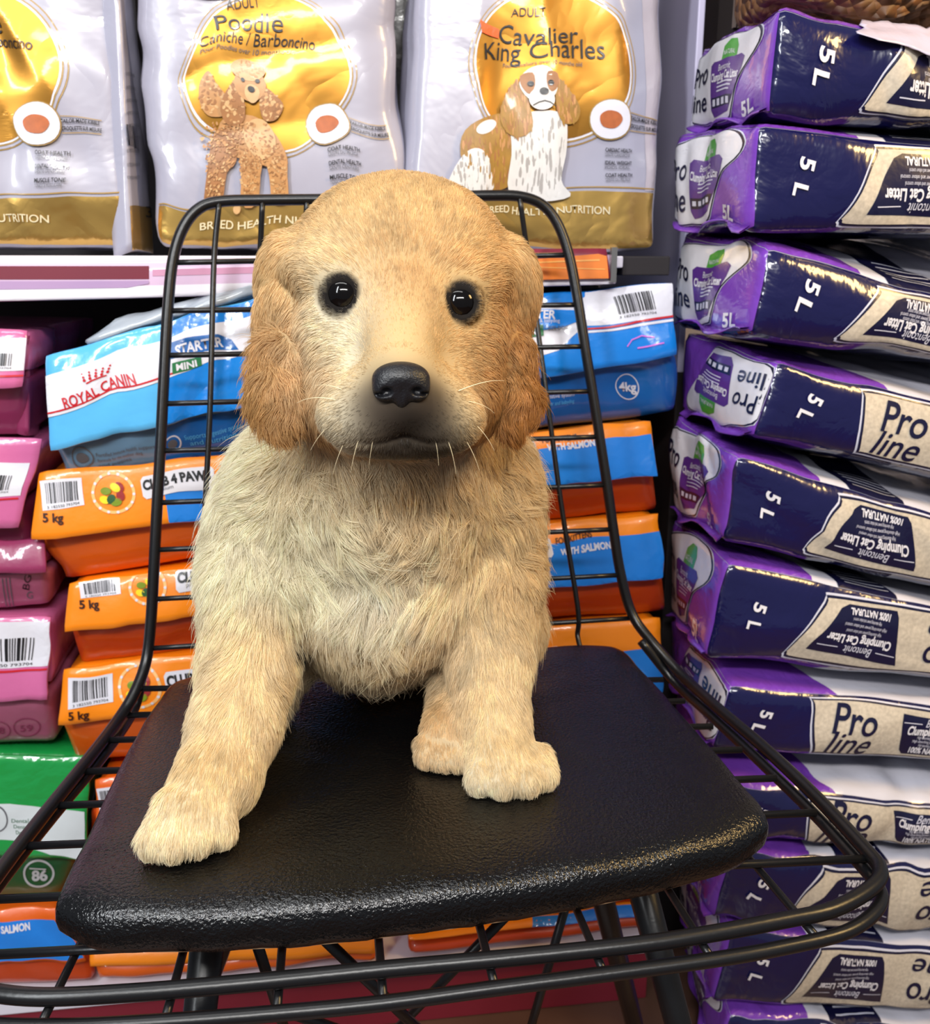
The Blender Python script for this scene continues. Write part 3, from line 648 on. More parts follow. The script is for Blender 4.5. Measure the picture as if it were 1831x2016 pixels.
fold_bag([(-420, 1066), (88, 1062), (92, 1130), (-420, 1134)], [(-420, 1128), (92, 1124), (96, 1196), (-420, 1228)], (PkD, Mv), 'dark pink bag without barcode, third down at the left edge', GP, 87,
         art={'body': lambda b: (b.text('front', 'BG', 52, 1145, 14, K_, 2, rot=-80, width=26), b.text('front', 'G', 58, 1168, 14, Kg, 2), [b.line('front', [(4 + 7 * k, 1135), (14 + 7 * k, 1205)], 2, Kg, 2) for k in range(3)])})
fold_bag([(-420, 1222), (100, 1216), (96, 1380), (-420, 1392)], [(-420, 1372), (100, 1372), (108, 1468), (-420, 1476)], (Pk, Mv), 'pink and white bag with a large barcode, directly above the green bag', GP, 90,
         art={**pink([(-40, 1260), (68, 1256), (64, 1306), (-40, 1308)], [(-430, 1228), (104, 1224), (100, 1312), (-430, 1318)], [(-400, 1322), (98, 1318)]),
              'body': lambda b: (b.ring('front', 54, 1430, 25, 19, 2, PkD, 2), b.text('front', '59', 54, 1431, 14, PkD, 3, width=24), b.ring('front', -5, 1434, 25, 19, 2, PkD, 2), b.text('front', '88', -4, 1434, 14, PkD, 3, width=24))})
# green
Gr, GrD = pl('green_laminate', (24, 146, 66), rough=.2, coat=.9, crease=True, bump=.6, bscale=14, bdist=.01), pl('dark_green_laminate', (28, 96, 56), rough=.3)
Si = pl('silver_label', (206, 212, 214), rough=.25)
def ga(b):
    b.poly('front', [(-440, 1584), (20, 1580), (168, 1598), (166, 1690), (100, 1682), (40, 1654), (-440, 1650)], Si, 1)
    b.ring('front', -6, 1610, 22, 26, 3, Kg, 2)
    for i in range(4): b.text('front', 'Dental health', 60, 1612 + 12 * i, 8, GrD, 2, width=70 - 8 * i)
def gb(b):
    b.ring('front', 77, 1716, 28, 26, 4, Si, 2); b.text('front', '86', 79, 1720, 20, Si, 3, width=30, bold=.04); b.line('front', [(60, 1705), (92, 1708)], 3, Si, 3)
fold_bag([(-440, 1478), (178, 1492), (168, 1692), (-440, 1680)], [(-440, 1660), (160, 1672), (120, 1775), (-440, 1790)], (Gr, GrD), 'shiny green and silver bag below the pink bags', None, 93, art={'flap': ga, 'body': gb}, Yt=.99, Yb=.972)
# brown carton in the gap between the pink and the orange stacks
b = Bag(ony(56, 1500, 1.29), ony(230, 1500, 1.29), ony(230, 840, 1.29), ony(56, 840, 1.29), depth=(0, .11, 0), rnd=.003, wr=.0006, grid=.03); b.shell({'all': mat('brown_carton', (112, 48, 36), rough=.7, var=.25, bscale=12)})
for k in range(7): b.ell('front', 78 + 22 * (k % 3) + 3 * k, 905 + 75 * k, 2.5, 3.5, K_, 1, n=8)
tag(b.build('carton'), 'reddish brown carton standing between the pink and orange bags', 'carton')
# ------------------------------------------------------------------ stack of cat litter bags
Nv = pl('navy_laminate', (15, 15, 66), rough=.22, coat=.9, bump=.55, bscale=16, bdist=.008, crease=True)
Pu = pl('purple_laminate', (118, 62, 176), rough=.25, coat=.8, bump=.5, bscale=16, bdist=.008, crease=True); PuD = pl('dark_purple_panel', (84, 44, 128), rough=.3)
NvP = pl('navy_panel', (18, 18, 52), rough=.3); LW = pl('label_white', (218, 216, 222), rough=.3); Oln = pl('pale_outline', (206, 206, 222), rough=.3)
Gran = mat('granule_print', (196, 184, 166), rough=.5, coat=.3, var=.30, bscale=260, detail=1.0); Lgn = pl('leaf_green_tab', (74, 156, 56)); Wx = pl('white_film', (214, 212, 224), rough=.25)
def side_art(b, flip):
    h, F = b.H, 'front'
    def T(p): return [(.41 - x, h - y) if flip else (x, y) for x, y in p]
    def tx(s_, x, y, size, m, **k):
        (x, y), = T([(x, y)]); k['rot'] = k.get('rot', 0) + (180 if flip else 0); b.text(F, s_, x, y, size, m, 5, px=False, **k)
    out = catmull([np.array([x, y * h, 0]) for x, y in [(.094, .86), (.098, .93), (.2, .95), (.31, .95), (.325, .90), (.322, .80), (.297, .18), (.288, .08), (.2, .06), (.118, .06), (.108, .12)]], 4, True)[:, :2]
    c = out.mean(0)
    b.poly(F, T(out), Oln, 1, px=False); b.poly(F, T(c + (out - c) * [.985, .95]), NvP, 2, px=False); b.poly(F, T(c + (out - c) * [.965, .89]), Gran, 3, px=False)
    b.poly(F, T([(.198, .84 * h), (.303, .80 * h), (.299, .70 * h), (.278, .22 * h), (.27, .16 * h), (.216, .15 * h), (.212, .22 * h)]), NvP, 4, px=False)
    tx('Pro', .147, .66 * h, .030, NvP, width=.048, bold=.012); tx('line', .148, .30 * h, .026, NvP, width=.052, bold=.008, skew=.2)
    tx('Bentonit', .247, .74 * h, .0095, Oln, width=.032, skew=.2); tx('Clumping Cat Litter', .249, .60 * h, .0105, Wt, width=.076, bold=.03)
    b.line(F, T([(.203, .72 * h), (.226, .72 * h)]), .0009, Oln, 5, px=False); b.line(F, T([(.270, .72 * h), (.294, .72 * h)]), .0009, Oln, 5, px=False)
    for i, wd in enumerate((.042, .050, .034)): tx('High absorbing power and odour control', .247, (.48 - .07 * i) * h, .0036, Oln, width=wd)
    tx('100% NATURAL', .245, .24 * h, .0075, Wt, width=.046, bold=.03)
    for off, s_, v in ((.047, '5', .63), (.043, 'L', .40)): b.text(F, s_, off, v * h, .0140, Wt, 5, px=False, rot=-97, bold=.03)
def end_art(b, flip):
    h, D, F = b.H, b.D, 'left'
    def T(p): return [((1 - x) * D, (1 - y) * h) if flip else (x * D, y * h) for x, y in p]
    def tx(s_, x, y, size, m, wd, **k):
        (x, y), = T([(x, y)]); k['rot'] = k.get('rot', 0) + (180 if flip else 0); b.text(F, s_, x, y, size * h, m, 5, px=False, width=wd * D, **k)
    out = catmull([np.array([x, y, 0]) for x, y in [(.02, .12), (.0, .5), (.03, .84), (.4, .95), (.70, .97), (.84, .90), (.86, .74), (.68, .48), (.60, .2), (.54, .08), (.3, .07)]], 4, True)[:, :2]
    c = out.mean(0)
    b.poly(F, T(c + (out - c) * 1.04), Oln, 1, px=False); b.poly(F, T(c + (out - c) * 1.02), NvP, 2, px=False); b.poly(F, T(c + (out - c) * .985), LW, 3, px=False)
    b.poly(F, T([(.30, .66), (.34, .70), (.70, .72), (.74, .68), (.72, .58), (.56, .16), (.38, .12), (.34, .2)]), PuD, 4, px=False)
    b.poly(F, T([(.44, .71), (.45, .84), (.52, .90), (.60, .90), (.64, .82), (.64, .71)]), Lgn, 4, px=False)
    b.poly(F, T([(.34, .33), (.615, .33), (.585, .23), (.355, .22)]), NvP, 4.6, px=False)
    for k in range(4): b.line(F, T([(.37 + .058 * k, .275), (.405 + .058 * k, .275)]), .004, Oln, 5, px=False)
    tx('Pro', .15, .62, .24, NvP, .22, bold=.01); tx('line', .15, .32, .22, NvP, .24, bold=.01)
    tx('Bentonit', .50, .63, .07, Wt, .16); tx('Clumping Cat Litter', .51, .54, .085, Wt, .36, bold=.03)
    for k in range(3): b.line(F, T([(.42, .47 - .04 * k), (.62 - .02 * k, .47 - .04 * k)]), .0009, Oln, 5, px=False)
    tx('NATURAL', .54, .77, .05, Wt, .15)
    if not flip: tx('5L', .80, .15, .15, Wt, .13, bold=.03)
def top_art(b, flip):
    F = 'top'
    P_ = lambda x0, x1, m, sl, l=1: b.poly(F, [(x0, 0), (x1, 0), (x1 + sl, b.D), (x0 + (sl if x0 > 0 else 0), b.D)], m, l, px=False)
    if flip: P_(0, .125, Pu, -.10)
    else:
        P_(0, .098, Pu, -.02); P_(.128, .195, NvP, -.02)
        for k in range(5): b.line(F, [(.138, .012 + .01 * k), (.188, .012 + .01 * k)], .0022, Oln, 2, px=False)
LB = [  # front face TL TR BR BL, far edge of the end face top / bottom, upside-down print
 [(1532, 14), (1831, 84), (1831, 243), (1512, 233), (1378, 92), (1360, 262), True],
 [(1494, 238), (1831, 278), (1831, 463), (1472, 452), (1332, 288), (1322, 452), True],
 [(1514, 482), (1831, 572), (1831, 704), (1470, 662), (1332, 492), (1328, 648), True],
 [(1528, 708), (1831, 783), (1831, 938), (1476, 862), (1346, 668), (1340, 812), False],
 [(1448, 894), (1831, 1006), (1831, 1158), (1424, 1064), (1325, 848), (1320, 1008), True],
 [(1432, 1104), (1831, 1190), (1831, 1338), (1384, 1296), (1320, 1040), (1322, 1205), True],
 [(1440, 1346), (1831, 1388), (1831, 1500), (1398, 1482), (1318, 1238), (1322, 1400), False],
 [(1440, 1540), (1831, 1580), (1831, 1668), (1398, 1655), (1322, 1420), (1326, 1560), False],
 [(1440, 1672), (1831, 1706), (1831, 1838), (1398, 1816), (1326, 1570), (1330, 1705), True],
 [(1440, 1828), (1831, 1862), (1831, 1990), (1398, 1976), (1330, 1715), (1336, 1850), True],
 [(1440, 1996), (1831, 2022), (1831, 2150), (1400, 2130), (1336, 1860), (1345, 1990), True]]
labs = ['navy and purple cat litter bag, topmost of the stack, under the kibble sack', 'navy and purple cat litter bag, second from the top of the stack', 'navy and purple cat litter bag, third from the top of the stack',
        'cat litter bag with upright lettering on its side, fourth from the top of the stack', 'navy and purple cat litter bag, fifth from the top of the stack', 'navy and purple cat litter bag, sixth from the top of the stack',
        'cat litter bag with upright lettering, seventh from the top, above a similar one', 'cat litter bag with upright lettering, eighth from the top, seen through the seat wires', 'navy cat litter bag, ninth from the top, level with the corner of the chair seat',
        'navy cat litter bag, tenth from the top, below the corner of the chair seat', 'lowest cat litter bag of the stack, cut off by the bottom of the photo']
YF, YB = .845, 1.035
for i, (TL, TR, BR, BL, bt, bb, up_) in enumerate(LB):
    A, B, C_, D_ = ony(*BL, YF), ony(*BR, YF), ony(*TR, YF), ony(*TL, YF)
    A[2] += .0005; B[2] += .0005; C_[2] -= .0005; D_[2] -= .0005
    L = .41; e1 = (B - A) / np.linalg.norm(B - A) * L; e2 = (C_ - D_) / np.linalg.norm(C_ - D_) * L
    B = A + e1; C_ = D_ + e2
    b0, b1 = ony(*bb, YB), ony(*bt, YB)
    if i >= 6: b0[2] = A[2] - .010; b1[2] = D_[2] - .004
    if i == 10: A[2] = B[2] = .008; b0[2] = .008; e1 = np.array([e1[0], e1[1], 0.0])
    b1r = b1 + e2
    if i: b1[2] = prev[0] - .003; b1r[2] = max(prev[1] - .003, b1r[2])
    prev = (b0[2], (b0 + e1)[2])
    b = Bag(A, B, C_, D_, back=[b0, b0 + e1, b1r, b1], rnd=.0085, bulge=(.006, .008, .0032), wr=.0026, wl=.11, seed=200 + i * 7, grid=.008, sharp=.35)
    b.shell({'all': Nv, 'left': Pu, 'top': Wx, 'right': Pu})
    side_art(b, up_); end_art(b, not up_); top_art(b, not up_)
    root = empty('cat_litter_bag', (A[0] + .2, .94, A[2]), labs[i], 'cat litter bag', 'cat litter bags stacked beside the shelf')
    b.build('body', root)
    # welded seam standing off the lower edge of the end face
    n_ = 18; P0 = [b.warp(np.array([[0.0, b.D * t, .002]]))[0] for t in np.linspace(.03, .97, n_)]
    V = []; rs = np.random.RandomState(i)
    for k, p in enumerate(P0):
        o = np.array([-.007 - .003 * sin(k * .9 + i), 0, -.002 - .004 * sin(k * .55 + i * 2)])
        V += [p + [.003, 0, .003], p + o + [0, 0, .001], p + o + [0, 0, -.0005], p + [.003, 0, .001]]
    Fc = []
    for k in range(n_ - 1):
        for j in range(4): Fc.append((4 * k + j, 4 * k + (j + 1) % 4, 4 * k + 4 + (j + 1) % 4, 4 * k + 4 + j))
    mesh_obj('seam', V, Fc, Pu, parent=root)
# clear sack of kibble on top of the stack
A = ony(1500, 34, .90); km = mat('brown_kibble', (124, 82, 46), rough=.55, bump=1.0, bscale=75, bdist=.012)
nt = km.node_tree; vo = nt.nodes.new('ShaderNodeTexVoronoi'); vo.inputs['Scale'].default_value = 75; tc = nt.nodes.new('ShaderNodeTexCoord'); nt.links.new(tc.outputs['Object'], vo.inputs['Vector'])
inv_ = nt.nodes.new('ShaderNodeMath'); inv_.operation = 'MULTIPLY'; inv_.inputs[1].default_value = -1.6; nt.links.new(vo.outputs['Distance'], inv_.inputs[0])
bp = [n_ for n_ in nt.nodes if n_.type == 'BUMP'][0]; nt.links.new(inv_.outputs[0], bp.inputs['Height'])
ks = empty('kibble_sack', (A[0] + .15, .97, A[2]), 'clear sack of brown kibble lying on the cat litter stack', 'pet food bag')
zt = .926 + .9 * .0 + A[2]
b = Bag([A[0], .885, A[2] + .012], [A[0] + .34, .885, A[2] - .006], [A[0] + .34, .90, A[2] + .15], [A[0] + .02, .90, A[2] + .15], back=[[A[0] + .01, 1.02, A[2] + .008], [A[0] + .34, 1.02, A[2]], [A[0] + .34, 1.02, A[2] + .15], [A[0] + .03, 1.02, A[2] + .15]], rnd=.02, bulge=(0, .006, 0), wr=.003, wl=.06, seed=2)
b.shell({'all': km}); b.build('body', ks)
H1 = [ony(x, y, .828) for x, y in [(1690, 66), (1831, 108), (1831, 30), (1740, 22)]]
b = Bag(H1[0], H1[1] + [.1, 0, -.02], H1[2] + [.1, .03, -.006], H1[3] + [0, .03, 0], depth=(0, .004, .001), rnd=.001, wr=.004, wl=.05, seed=3, sharp=.5, grid=.006); b.shell({'all': pl('cloudy_film', (196, 186, 204), rough=.2)})
b.build('plastic_hem', ks)['label'] = 'cloudy plastic hem of the sack'
cr = empty('slatted_crate', (ony(1470, 55, 1.05) * [1, 1, 1]), 'grey slatted crate behind the kibble sack', 'crate')
Vs = []
z0 = ony(1440, 50, 1.05)[2]
for k in range(7):
    p = ony(1446 + 9 * k, 40, 1.04); Vs.append(box((p[0], 1.04, z0 - .004), (p[0] + .0022, 1.046, z0 + .12)))
p = ony(1444, 40, 1.046); q_ = ony(1512, 40, 1.046); Vs.append(box((p[0], 1.046, z0 - .008), (q_[0], 1.16, z0 + .11)))
V, Fc = merge(Vs[:-1]); mesh_obj('slats', V, Fc, mat('grey_slats', (120, 106, 98), rough=.6), parent=cr, smooth=False)
V, Fc = Vs[-1]; mesh_obj('crate_box', V, Fc, mat('dark_crate', (40, 32, 30), rough=.7), parent=cr, smooth=False)
# ------------------------------------------------------------------ black wire chair with a leather pad
M_wire = mat('black_painted_wire', (16, 16, 18), rough=0.32, spec=0.5, bump=0.15, bscale=300, bdist=0.0006)
M_pad = mat('black_leatherette', (5, 5, 6), rough=0.22, spec=0.6, bump=1.0, bscale=460, detail=2.0, bdist=0.0009)
M_ply = mat('plywood_edge', (176, 140, 104), rough=0.7, bump=0.2, bscale=80)
chair = empty('wire_chair', (0.055, 0.66, 0.0), 'black wire mesh chair with black leatherette seat pad, carrying the puppy', 'chair')
XC = 0.055
def back_Y(x, z, rim=False):
    t = min(max((z - 0.56) / 0.42, 0), 1)
    y = 0.853 + 0.085 * t + 0.05 * (x - XC)
    if not rim: y += 0.035 * max(0, 1 - ((x - XC) / 0.175) ** 2)
    return y
def on_back(px, py, rim=False):
    y = 0.88
    for _ in range(12):
        p = ony(px, py, y); y = back_Y(p[0], p[2], rim)
    return ony(px, py, y)
ZS = 0.530
def wire_part(name, P, R, seg=8, closed=False, lab=None):
    V, Fc = tube(P, R, seg, closed)
    o = mesh_obj(name, V, Fc, M_wire, parent=chair)
    if lab: o['label'] = lab
    return o
top_rim = [on_back(x, y, True) for x, y in [(297, 1225), (303, 1120), (309, 1000), (316, 880), (323, 740), (331, 600), (341, 510), (360, 450), (390, 412), (432, 397),
           (520, 394), (680, 392), (860, 388), (960, 385), (1025, 387), (1070, 405), (1100, 445), (1122, 510), (1139, 600), (1153, 690), (1168, 780), (1182, 870), (1196, 960), (1208, 1045), (1222, 1130)]]
lf = [onz(x, y, z) for x, y, z in [(288, 1300, .548), (268, 1360, .534), (232, 1418, ZS), (170, 1500, ZS), (90, 1600, ZS), (0, 1716, ZS), (-80, 1830, ZS)]]
lf[0] = ony(288, 1300, 0.838); lf[1] = ony(266, 1362, 0.815)
rf_ = [ony(1244, 1208, 0.865), ony(1282, 1262, 0.845)] + [onz(x, y, ZS) for x, y in [(1345, 1332), (1420, 1400), (1500, 1468), (1600, 1562), (1700, 1668)]]
front = [onz(x, y, ZS) for x, y in [(1738, 1725), (1725, 1768), (1660, 1808), (1560, 1822), (1400, 1828), (1250, 1852), (1000, 1884), (760, 1912), (500, 1938), (250, 1955), (60, 1958), (-60, 1935), (-110, 1880)]]
front = [onz(x, y, ZS) for x, y in [(1733, 1712), (1715, 1748), (1640, 1790), (1540, 1812), (1400, 1838), (1250, 1860), (1000, 1886), (760, 1908), (500, 1934), (250, 1955), (60, 1962), (-60, 1940), (-110, 1890)]]
wire_part('upper_rim', catmull(lf[::-1] + top_rim + rf_ + front, 7, True), 0.0052, 10, True)
# the second, lower rim
low = [ony(1262, 1262, 0.84)] + [onz(x, y, 0.519) for x, y in [(1330, 1345), (1400, 1410), (1480, 1484), (1600, 1600), (1690, 1698), (1732, 1752), (1725, 1792), (1665, 1835), (1540, 1866), (1400, 1890), (1190, 1918), (980, 1945), (755, 1975), (545, 1995), (320, 2012), (100, 2022), (-60, 2010), (-130, 1950), (-80, 1850), (20, 1712), (110, 1600), (200, 1492), (262, 1402)]] + [ony(280, 1330, 0.838)]
low = low[:1] + low[1:]
wire_part('lower_rim', catmull(low, 7), 0.0046, 10)
# cross wires of the backrest
rows = [((341, 517), (1124, 502)), ((331, 612), (1139, 600)), ((324, 700), (1152, 682)), ((319, 795), (1166, 770)), ((314, 888), (1181, 860)),
        ((308, 990), (1196, 955)), ((303, 1083), (1208, 1042)), ((297, 1180), (1222, 1132)), ((290, 1277), (1246, 1217))]
for (a, b) in rows:
    A, B = on_back(*a, True), on_back(*b, True)
    pts = []
    for t in np.linspace(0, 1, 15):
        p = A * (1 - t) + B * t
        q = proj(p)
        pts.append(on_back(*q) if 0 < t < 1 else p)
    pts[0] = A; pts[-1] = B
    wire_part('backrest_cross_wire', np.array(pts), 0.0026)
# long wires: down the backrest, round the bend, under the pad and out to the front rim
vw = [([(432, 398), (421, 520), (414, 790), (404, 1000), (398, 1180)], (82, 2014)), ([(517, 396), (510, 560), (505, 800), (500, 1000), (496, 1180)], (325, 2008)),
      ([(604, 394), (600, 560), (598, 800), (596, 1000), (594, 1180)], (545, 1992)), ([(690, 393), (692, 560), (694, 800), (696, 1000), (698, 1180)], (755, 1972)),
      ([(775, 392), (780, 560), (790, 800), (798, 1000), (806, 1180)], (975, 1944)), ([(860, 390), (868, 560), (884, 800), (900, 1000), (914, 1180)], (1190, 1917)),
      ([(943, 388), (956, 560), (980, 800), (1002, 1000), (1024, 1180)], (1402, 1889)), ([(1022, 387), (1047, 560), (1079, 800), (1106, 1000), (1138, 1200)], (1612, 1850))]
for up_px, fr in vw:
    pts = [on_back(*p) for p in up_px]; pts[0] = on_back(*up_px[0], True) + np.array([0, -0.002, 0])
    base = pts[-1]; F = onz(fr[0], fr[1], 0.519)
    b2 = base + np.array([0, -0.006, 0]); b2[2] = 0.552
    b3 = base * 0.86 + F * 0.14; b3[2] = 0.528
    b4 = base * 0.4 + F * 0.6; b4[2] = 0.524
    P = catmull(pts + [b2, b3, b4, F + (F - b4) * 0.012], 7)
    wire_part('lengthwise_wire', P, 0.0027)
# cross wires of the seat
sl = [(274, 1356), (248, 1408), (208, 1457), (160, 1519), (108, 1586), (45, 1666), (-40, 1772)]
sr = [(1305, 1338), (1348, 1380), (1403, 1430), (1460, 1476), (1528, 1532), (1606, 1600), (1716, 1690)]
for k, (a, b) in enumerate(zip(sl, sr)):
    A, B = onz(a[0], a[1], 0.5275), onz(b[0], b[1], 0.5275)
    if k == 0: A = ony(a[0], a[1], 0.82)
    wire_part('seat_cross_wire', np.array([A, A * .7 + B * .3 , A * .3 + B * .7, B]), 0.0029)
A = onz(-60, 1882, 0.5275); B = onz(545, 1850, 0.5275)
wire_part('seat_cross_wire', np.array([A, B]), 0.0029)
# legs and thin braces of the base
def leg(a, b, r0, r1, nm='leg', z0=0.518):
    A = np.array(a); B = np.array(b); d = B - A
    A2 = A + d * ((z0 - A[2]) / d[2]); B2 = A + d * ((0.0 - A[2]) / d[2])
    wire_part(nm, np.array([A2, (A2 + B2) / 2, B2]), [r0, (r0 + r1) / 2, r1], 14)
    return A2, B2
leg(ony(408, 1860, .575), ony(392, 2010, .565), 0.0125, 0.009)
leg(ony(1272, 1780, .62), ony(1335, 2016, .60), 0.0125, 0.009)
leg(ony(1190, 1780, .76), ony(1245, 2000, .80), 0.0125, 0.009)
leg(ony(420, 1900, .78), ony(380, 2016, .83), 0.0125, 0.009)
def brace(a, b):
    wire_part('base_brace', np.array([a, (a + b) / 2, b]), 0.0045, 8)
brace(ony(505, 1855, .60), ony(590, 2120, .70)); brace(ony(640, 1850, .60), ony(900, 2100, .66))
brace(ony(1000, 1800, .66), ony(700, 2110, .70)); brace(ony(1112, 1790, .72), ony(1020, 2110, .74))
brace(ony(560, 1990, .62), ony(1335, 1960, .62) * 0.0 + ony(760, 2060, .66))
# seat pad
pad_px = [(112, 1782), (128, 1812), (185, 1834), (300, 1838), (440, 1834), (600, 1825), (752, 1809), (978, 1780), (1204, 1742), (1400, 1695), (1486, 1656), (1510, 1618), (1440, 1530), (1330, 1402),
          (1255, 1318), (1228, 1292), (1185, 1283), (1050, 1291), (700, 1318), (420, 1342), (362, 1350), (322, 1375), (250, 1490), (170, 1660)]
O = catmull([onz(x, y, 0.553) for x, y in pad_px], 5, True)
cen = O.mean(0)
def rings(O, prof):
    V = []; Fc = []; n = len(O)
    for s, z in prof:
        for p in O:
            q = cen + (p - cen) * s; V.append((q[0], q[1], z))
    for i in range(len(prof) - 1):
        for k in range(n):
            k2 = (k + 1) % n; Fc.append((i * n + k, i * n + k2, (i + 1) * n + k2, (i + 1) * n + k))
    Fc.append(tuple(range(n))[::-1]); 
    c = len(V); V.append((cen[0], cen[1], prof[-1][1])); o_ = (len(prof) - 1) * n
    for k in range(n): Fc.append((o_ + k, o_ + (k + 1) % n, c))
    return np.array(V), Fc
V, Fc = rings(O, [(.970, .5382), (.988, .5384), (1.0, .5428), (1.004, .549), (1.0, .5545), (.99, .5592), (.975, .5625), (.95, .5650), (.9, .5668), (.8, .568), (.65, .5685), (.5, .5688), (.35, .569), (.2, .569), (.08, .569)])
a_ = np.arctan2(V[:, 1] - cen[1], V[:, 0] - cen[0])
low_m = (V[:, 2] < .552)
V[:, 0] += low_m * 0.0009 * np.sin(a_ * 37); V[:, 1] += low_m * 0.0009 * np.cos(a_ * 29)
topm = V[:, 2] > .556
V[:, 2] += topm * (0.0009 * np.sin(V[:, 0] * 70 + 3 * np.sin(V[:, 1] * 40)) * np.cos(V[:, 1] * 55 + 1.3))
pad = mesh_obj('seat_pad', V, Fc, M_pad, parent=chair); pad['label'] = 'black leatherette pad with a rounded front edge'
V, Fc = rings(O, [(.955, .5365), (.973, .5365), (.976, .5405), (.9, .5408)])
mesh_obj('pad_board', V, Fc, M_ply, parent=chair, smooth=False)['label'] = 'bare plywood board edge under the pad'
# ------------------------------------------------------------------ the puppy
FUR_N = 300000
PADZ = 0.5695
def rotm(yaw=0, roll=0, pitch=0):
    return np.array(Matrix.Rotation(yaw, 3, 'Z') @ Matrix.Rotation(pitch, 3, 'X') @ Matrix.Rotation(roll, 3, 'Y'))
W = ony
prims = []
def E(c, r, k=0.012, rot=None): prims.append(('e', np.array(c), np.array(r), k, rot))
def Cp(a, b, ra, rb, k=0.012): prims.append(('c', np.array(a), np.array(b), ra, rb, k))
# trunk
E([0.045, .800, .665], (.098, .074, .092))
E([0.043, .765, .72], (.096, .075, .105), .03)
E(W(747, 1085, .695), (.094, .068, .098), .03)
E(W(757, 935, .675), (.080, .062, .070), .03)
E(W(745, 1190, .675), (.058, .045, .045), .03)
E(W(742, 1268, .700), (.050, .04, .033), .02)
# shoulders
E(W(520, 1085, .690), (.041, .050, .070), .02)
E(W(968, 1085, .695), (.038, .050, .072), .02)
E(W(560, 960, .685), (.036, .046, .05), .02)
E(W(965, 960, .69), (.034, .046, .05), .02)
# front leg, viewer's left
Cp(W(505, 1150, .668), W(492, 1300, .642), .040, .033, .015)
Cp(W(492, 1300, .642), W(462, 1430, .600), .033, .0285, .01)
Cp(W(462, 1430, .600), W(428, 1530, .567), .0285, .0265, .01)
Cp(W(428, 1535, .566), W(375, 1598, .545), .026, .0215, .01)
for a, b in [((345, 1585, .540), (302, 1632, .523)), ((370, 1590, .538), (340, 1640, .519)), ((400, 1590, .540), (385, 1640, .522)), ((425, 1580, .545), (430, 1625, .529))]:
    A, B = W(*a), W(*b); A[2] = max(A[2], PADZ + .013); B[2] = PADZ + .0105
    Cp(A, B, .0125, .0112, .004)
# front leg, viewer's right
Cp(W(965, 1150, .675), W(962, 1300, .650), .037, .0305, .015)
Cp(W(962, 1300, .650), W(966, 1420, .618), .0305, .0265, .01)
Cp(W(966, 1420, .618), W(985, 1500, .592), .0265, .0245, .01)
Cp(W(985, 1500, .592), W(1012, 1532, .580), .026, .0245, .01)
for a, b in [((955, 1525, .582), (947, 1562, .567)), ((990, 1530, .578), (988, 1572, .561)), ((1028, 1530, .578), (1034, 1570, .561)), ((1056, 1522, .583), (1066, 1558, .568))]:
    A, B = W(*a), W(*b); A[2] = max(A[2], PADZ + .013); B[2] = PADZ + .0105
    Cp(A, B, .0122, .0112, .004)
# hind legs: thigh folded beside the belly, foot pointing forward
Cp([0.115, .775, .64], [0.118, .70, .635], .052, .036, .02)
Cp([0.118, .70, .635], [0.085, .672, .598], .034, .023, .015)
Cp([0.085, .672, .596], W(882, 1440, .625), .020, .0195, .01)
for a, b in [((848, 1468, .617), (845, 1498, .606)), ((872, 1478, .613), (872, 1510, .601)), ((898, 1485, .612), (900, 1520, .599)), ((922, 1488, .612), (926, 1524, .598))]:
    A, B = W(*a), W(*b); A[2] = max(A[2], PADZ + .012); B[2] = PADZ + .0095
    Cp(A, B, .0112, .0102, .003)
Cp([-0.035, .785, .64], [-0.05, .72, .632], .050, .034, .02)
Cp([-0.05, .72, .632], [-0.068, .70, .596], .032, .022, .015)
Cp([-0.068, .70, .592], [-0.075, .665, .585], .020, .018, .01)
# tail lying on the pad behind
Cp([0.05, .865, .60], [0.14, .872, .588], .016, .009, .01)
NB = len(prims)
# neck into head
Cp(W(765, 900, .675), W(788, 700, .64), .072, .060, .03)
# skull and face
E(W(790, 588, .630), (.0765, .068, .0755), .02)
E(W(580, 548, .632), (.020, .026, .026), .02)
E(W(998, 560, .632), (.020, .026, .026), .02)
E(W(789, 470, .632), (.056, .055, .034), .02)
E(W(672, 745, .608), (.029, .042, .040), .015)
E(W(908, 750, .608), (.029, .042, .040), .015)
E(W(787, 690, .600), (.056, .050, .050), .015)
E(W(789, 800, .575), (.050, .048, .031), .015)
Cp(W(789, 610, .573), W(790, 722, .528), .026, .0175, .012)
E(W(790, 780, .538), (.034, .032, .023), .012)
E(W(712, 818, .538), (.025, .026, .0205), .01)
E(W(870, 824, .538), (.025, .026, .0205), .01)
E(W(793, 858, .550), (.038, .026, .0125), .008)
E(W(652, 525, .594), (.026, .022, .014), .022)
E(W(922, 540, .594), (.026, .022, .014), .022)
E(W(660, 645, .594), (.023, .022, .024), .012)
E(W(920, 660, .594), (.023, .022, .024), .012)
NH = len(prims)
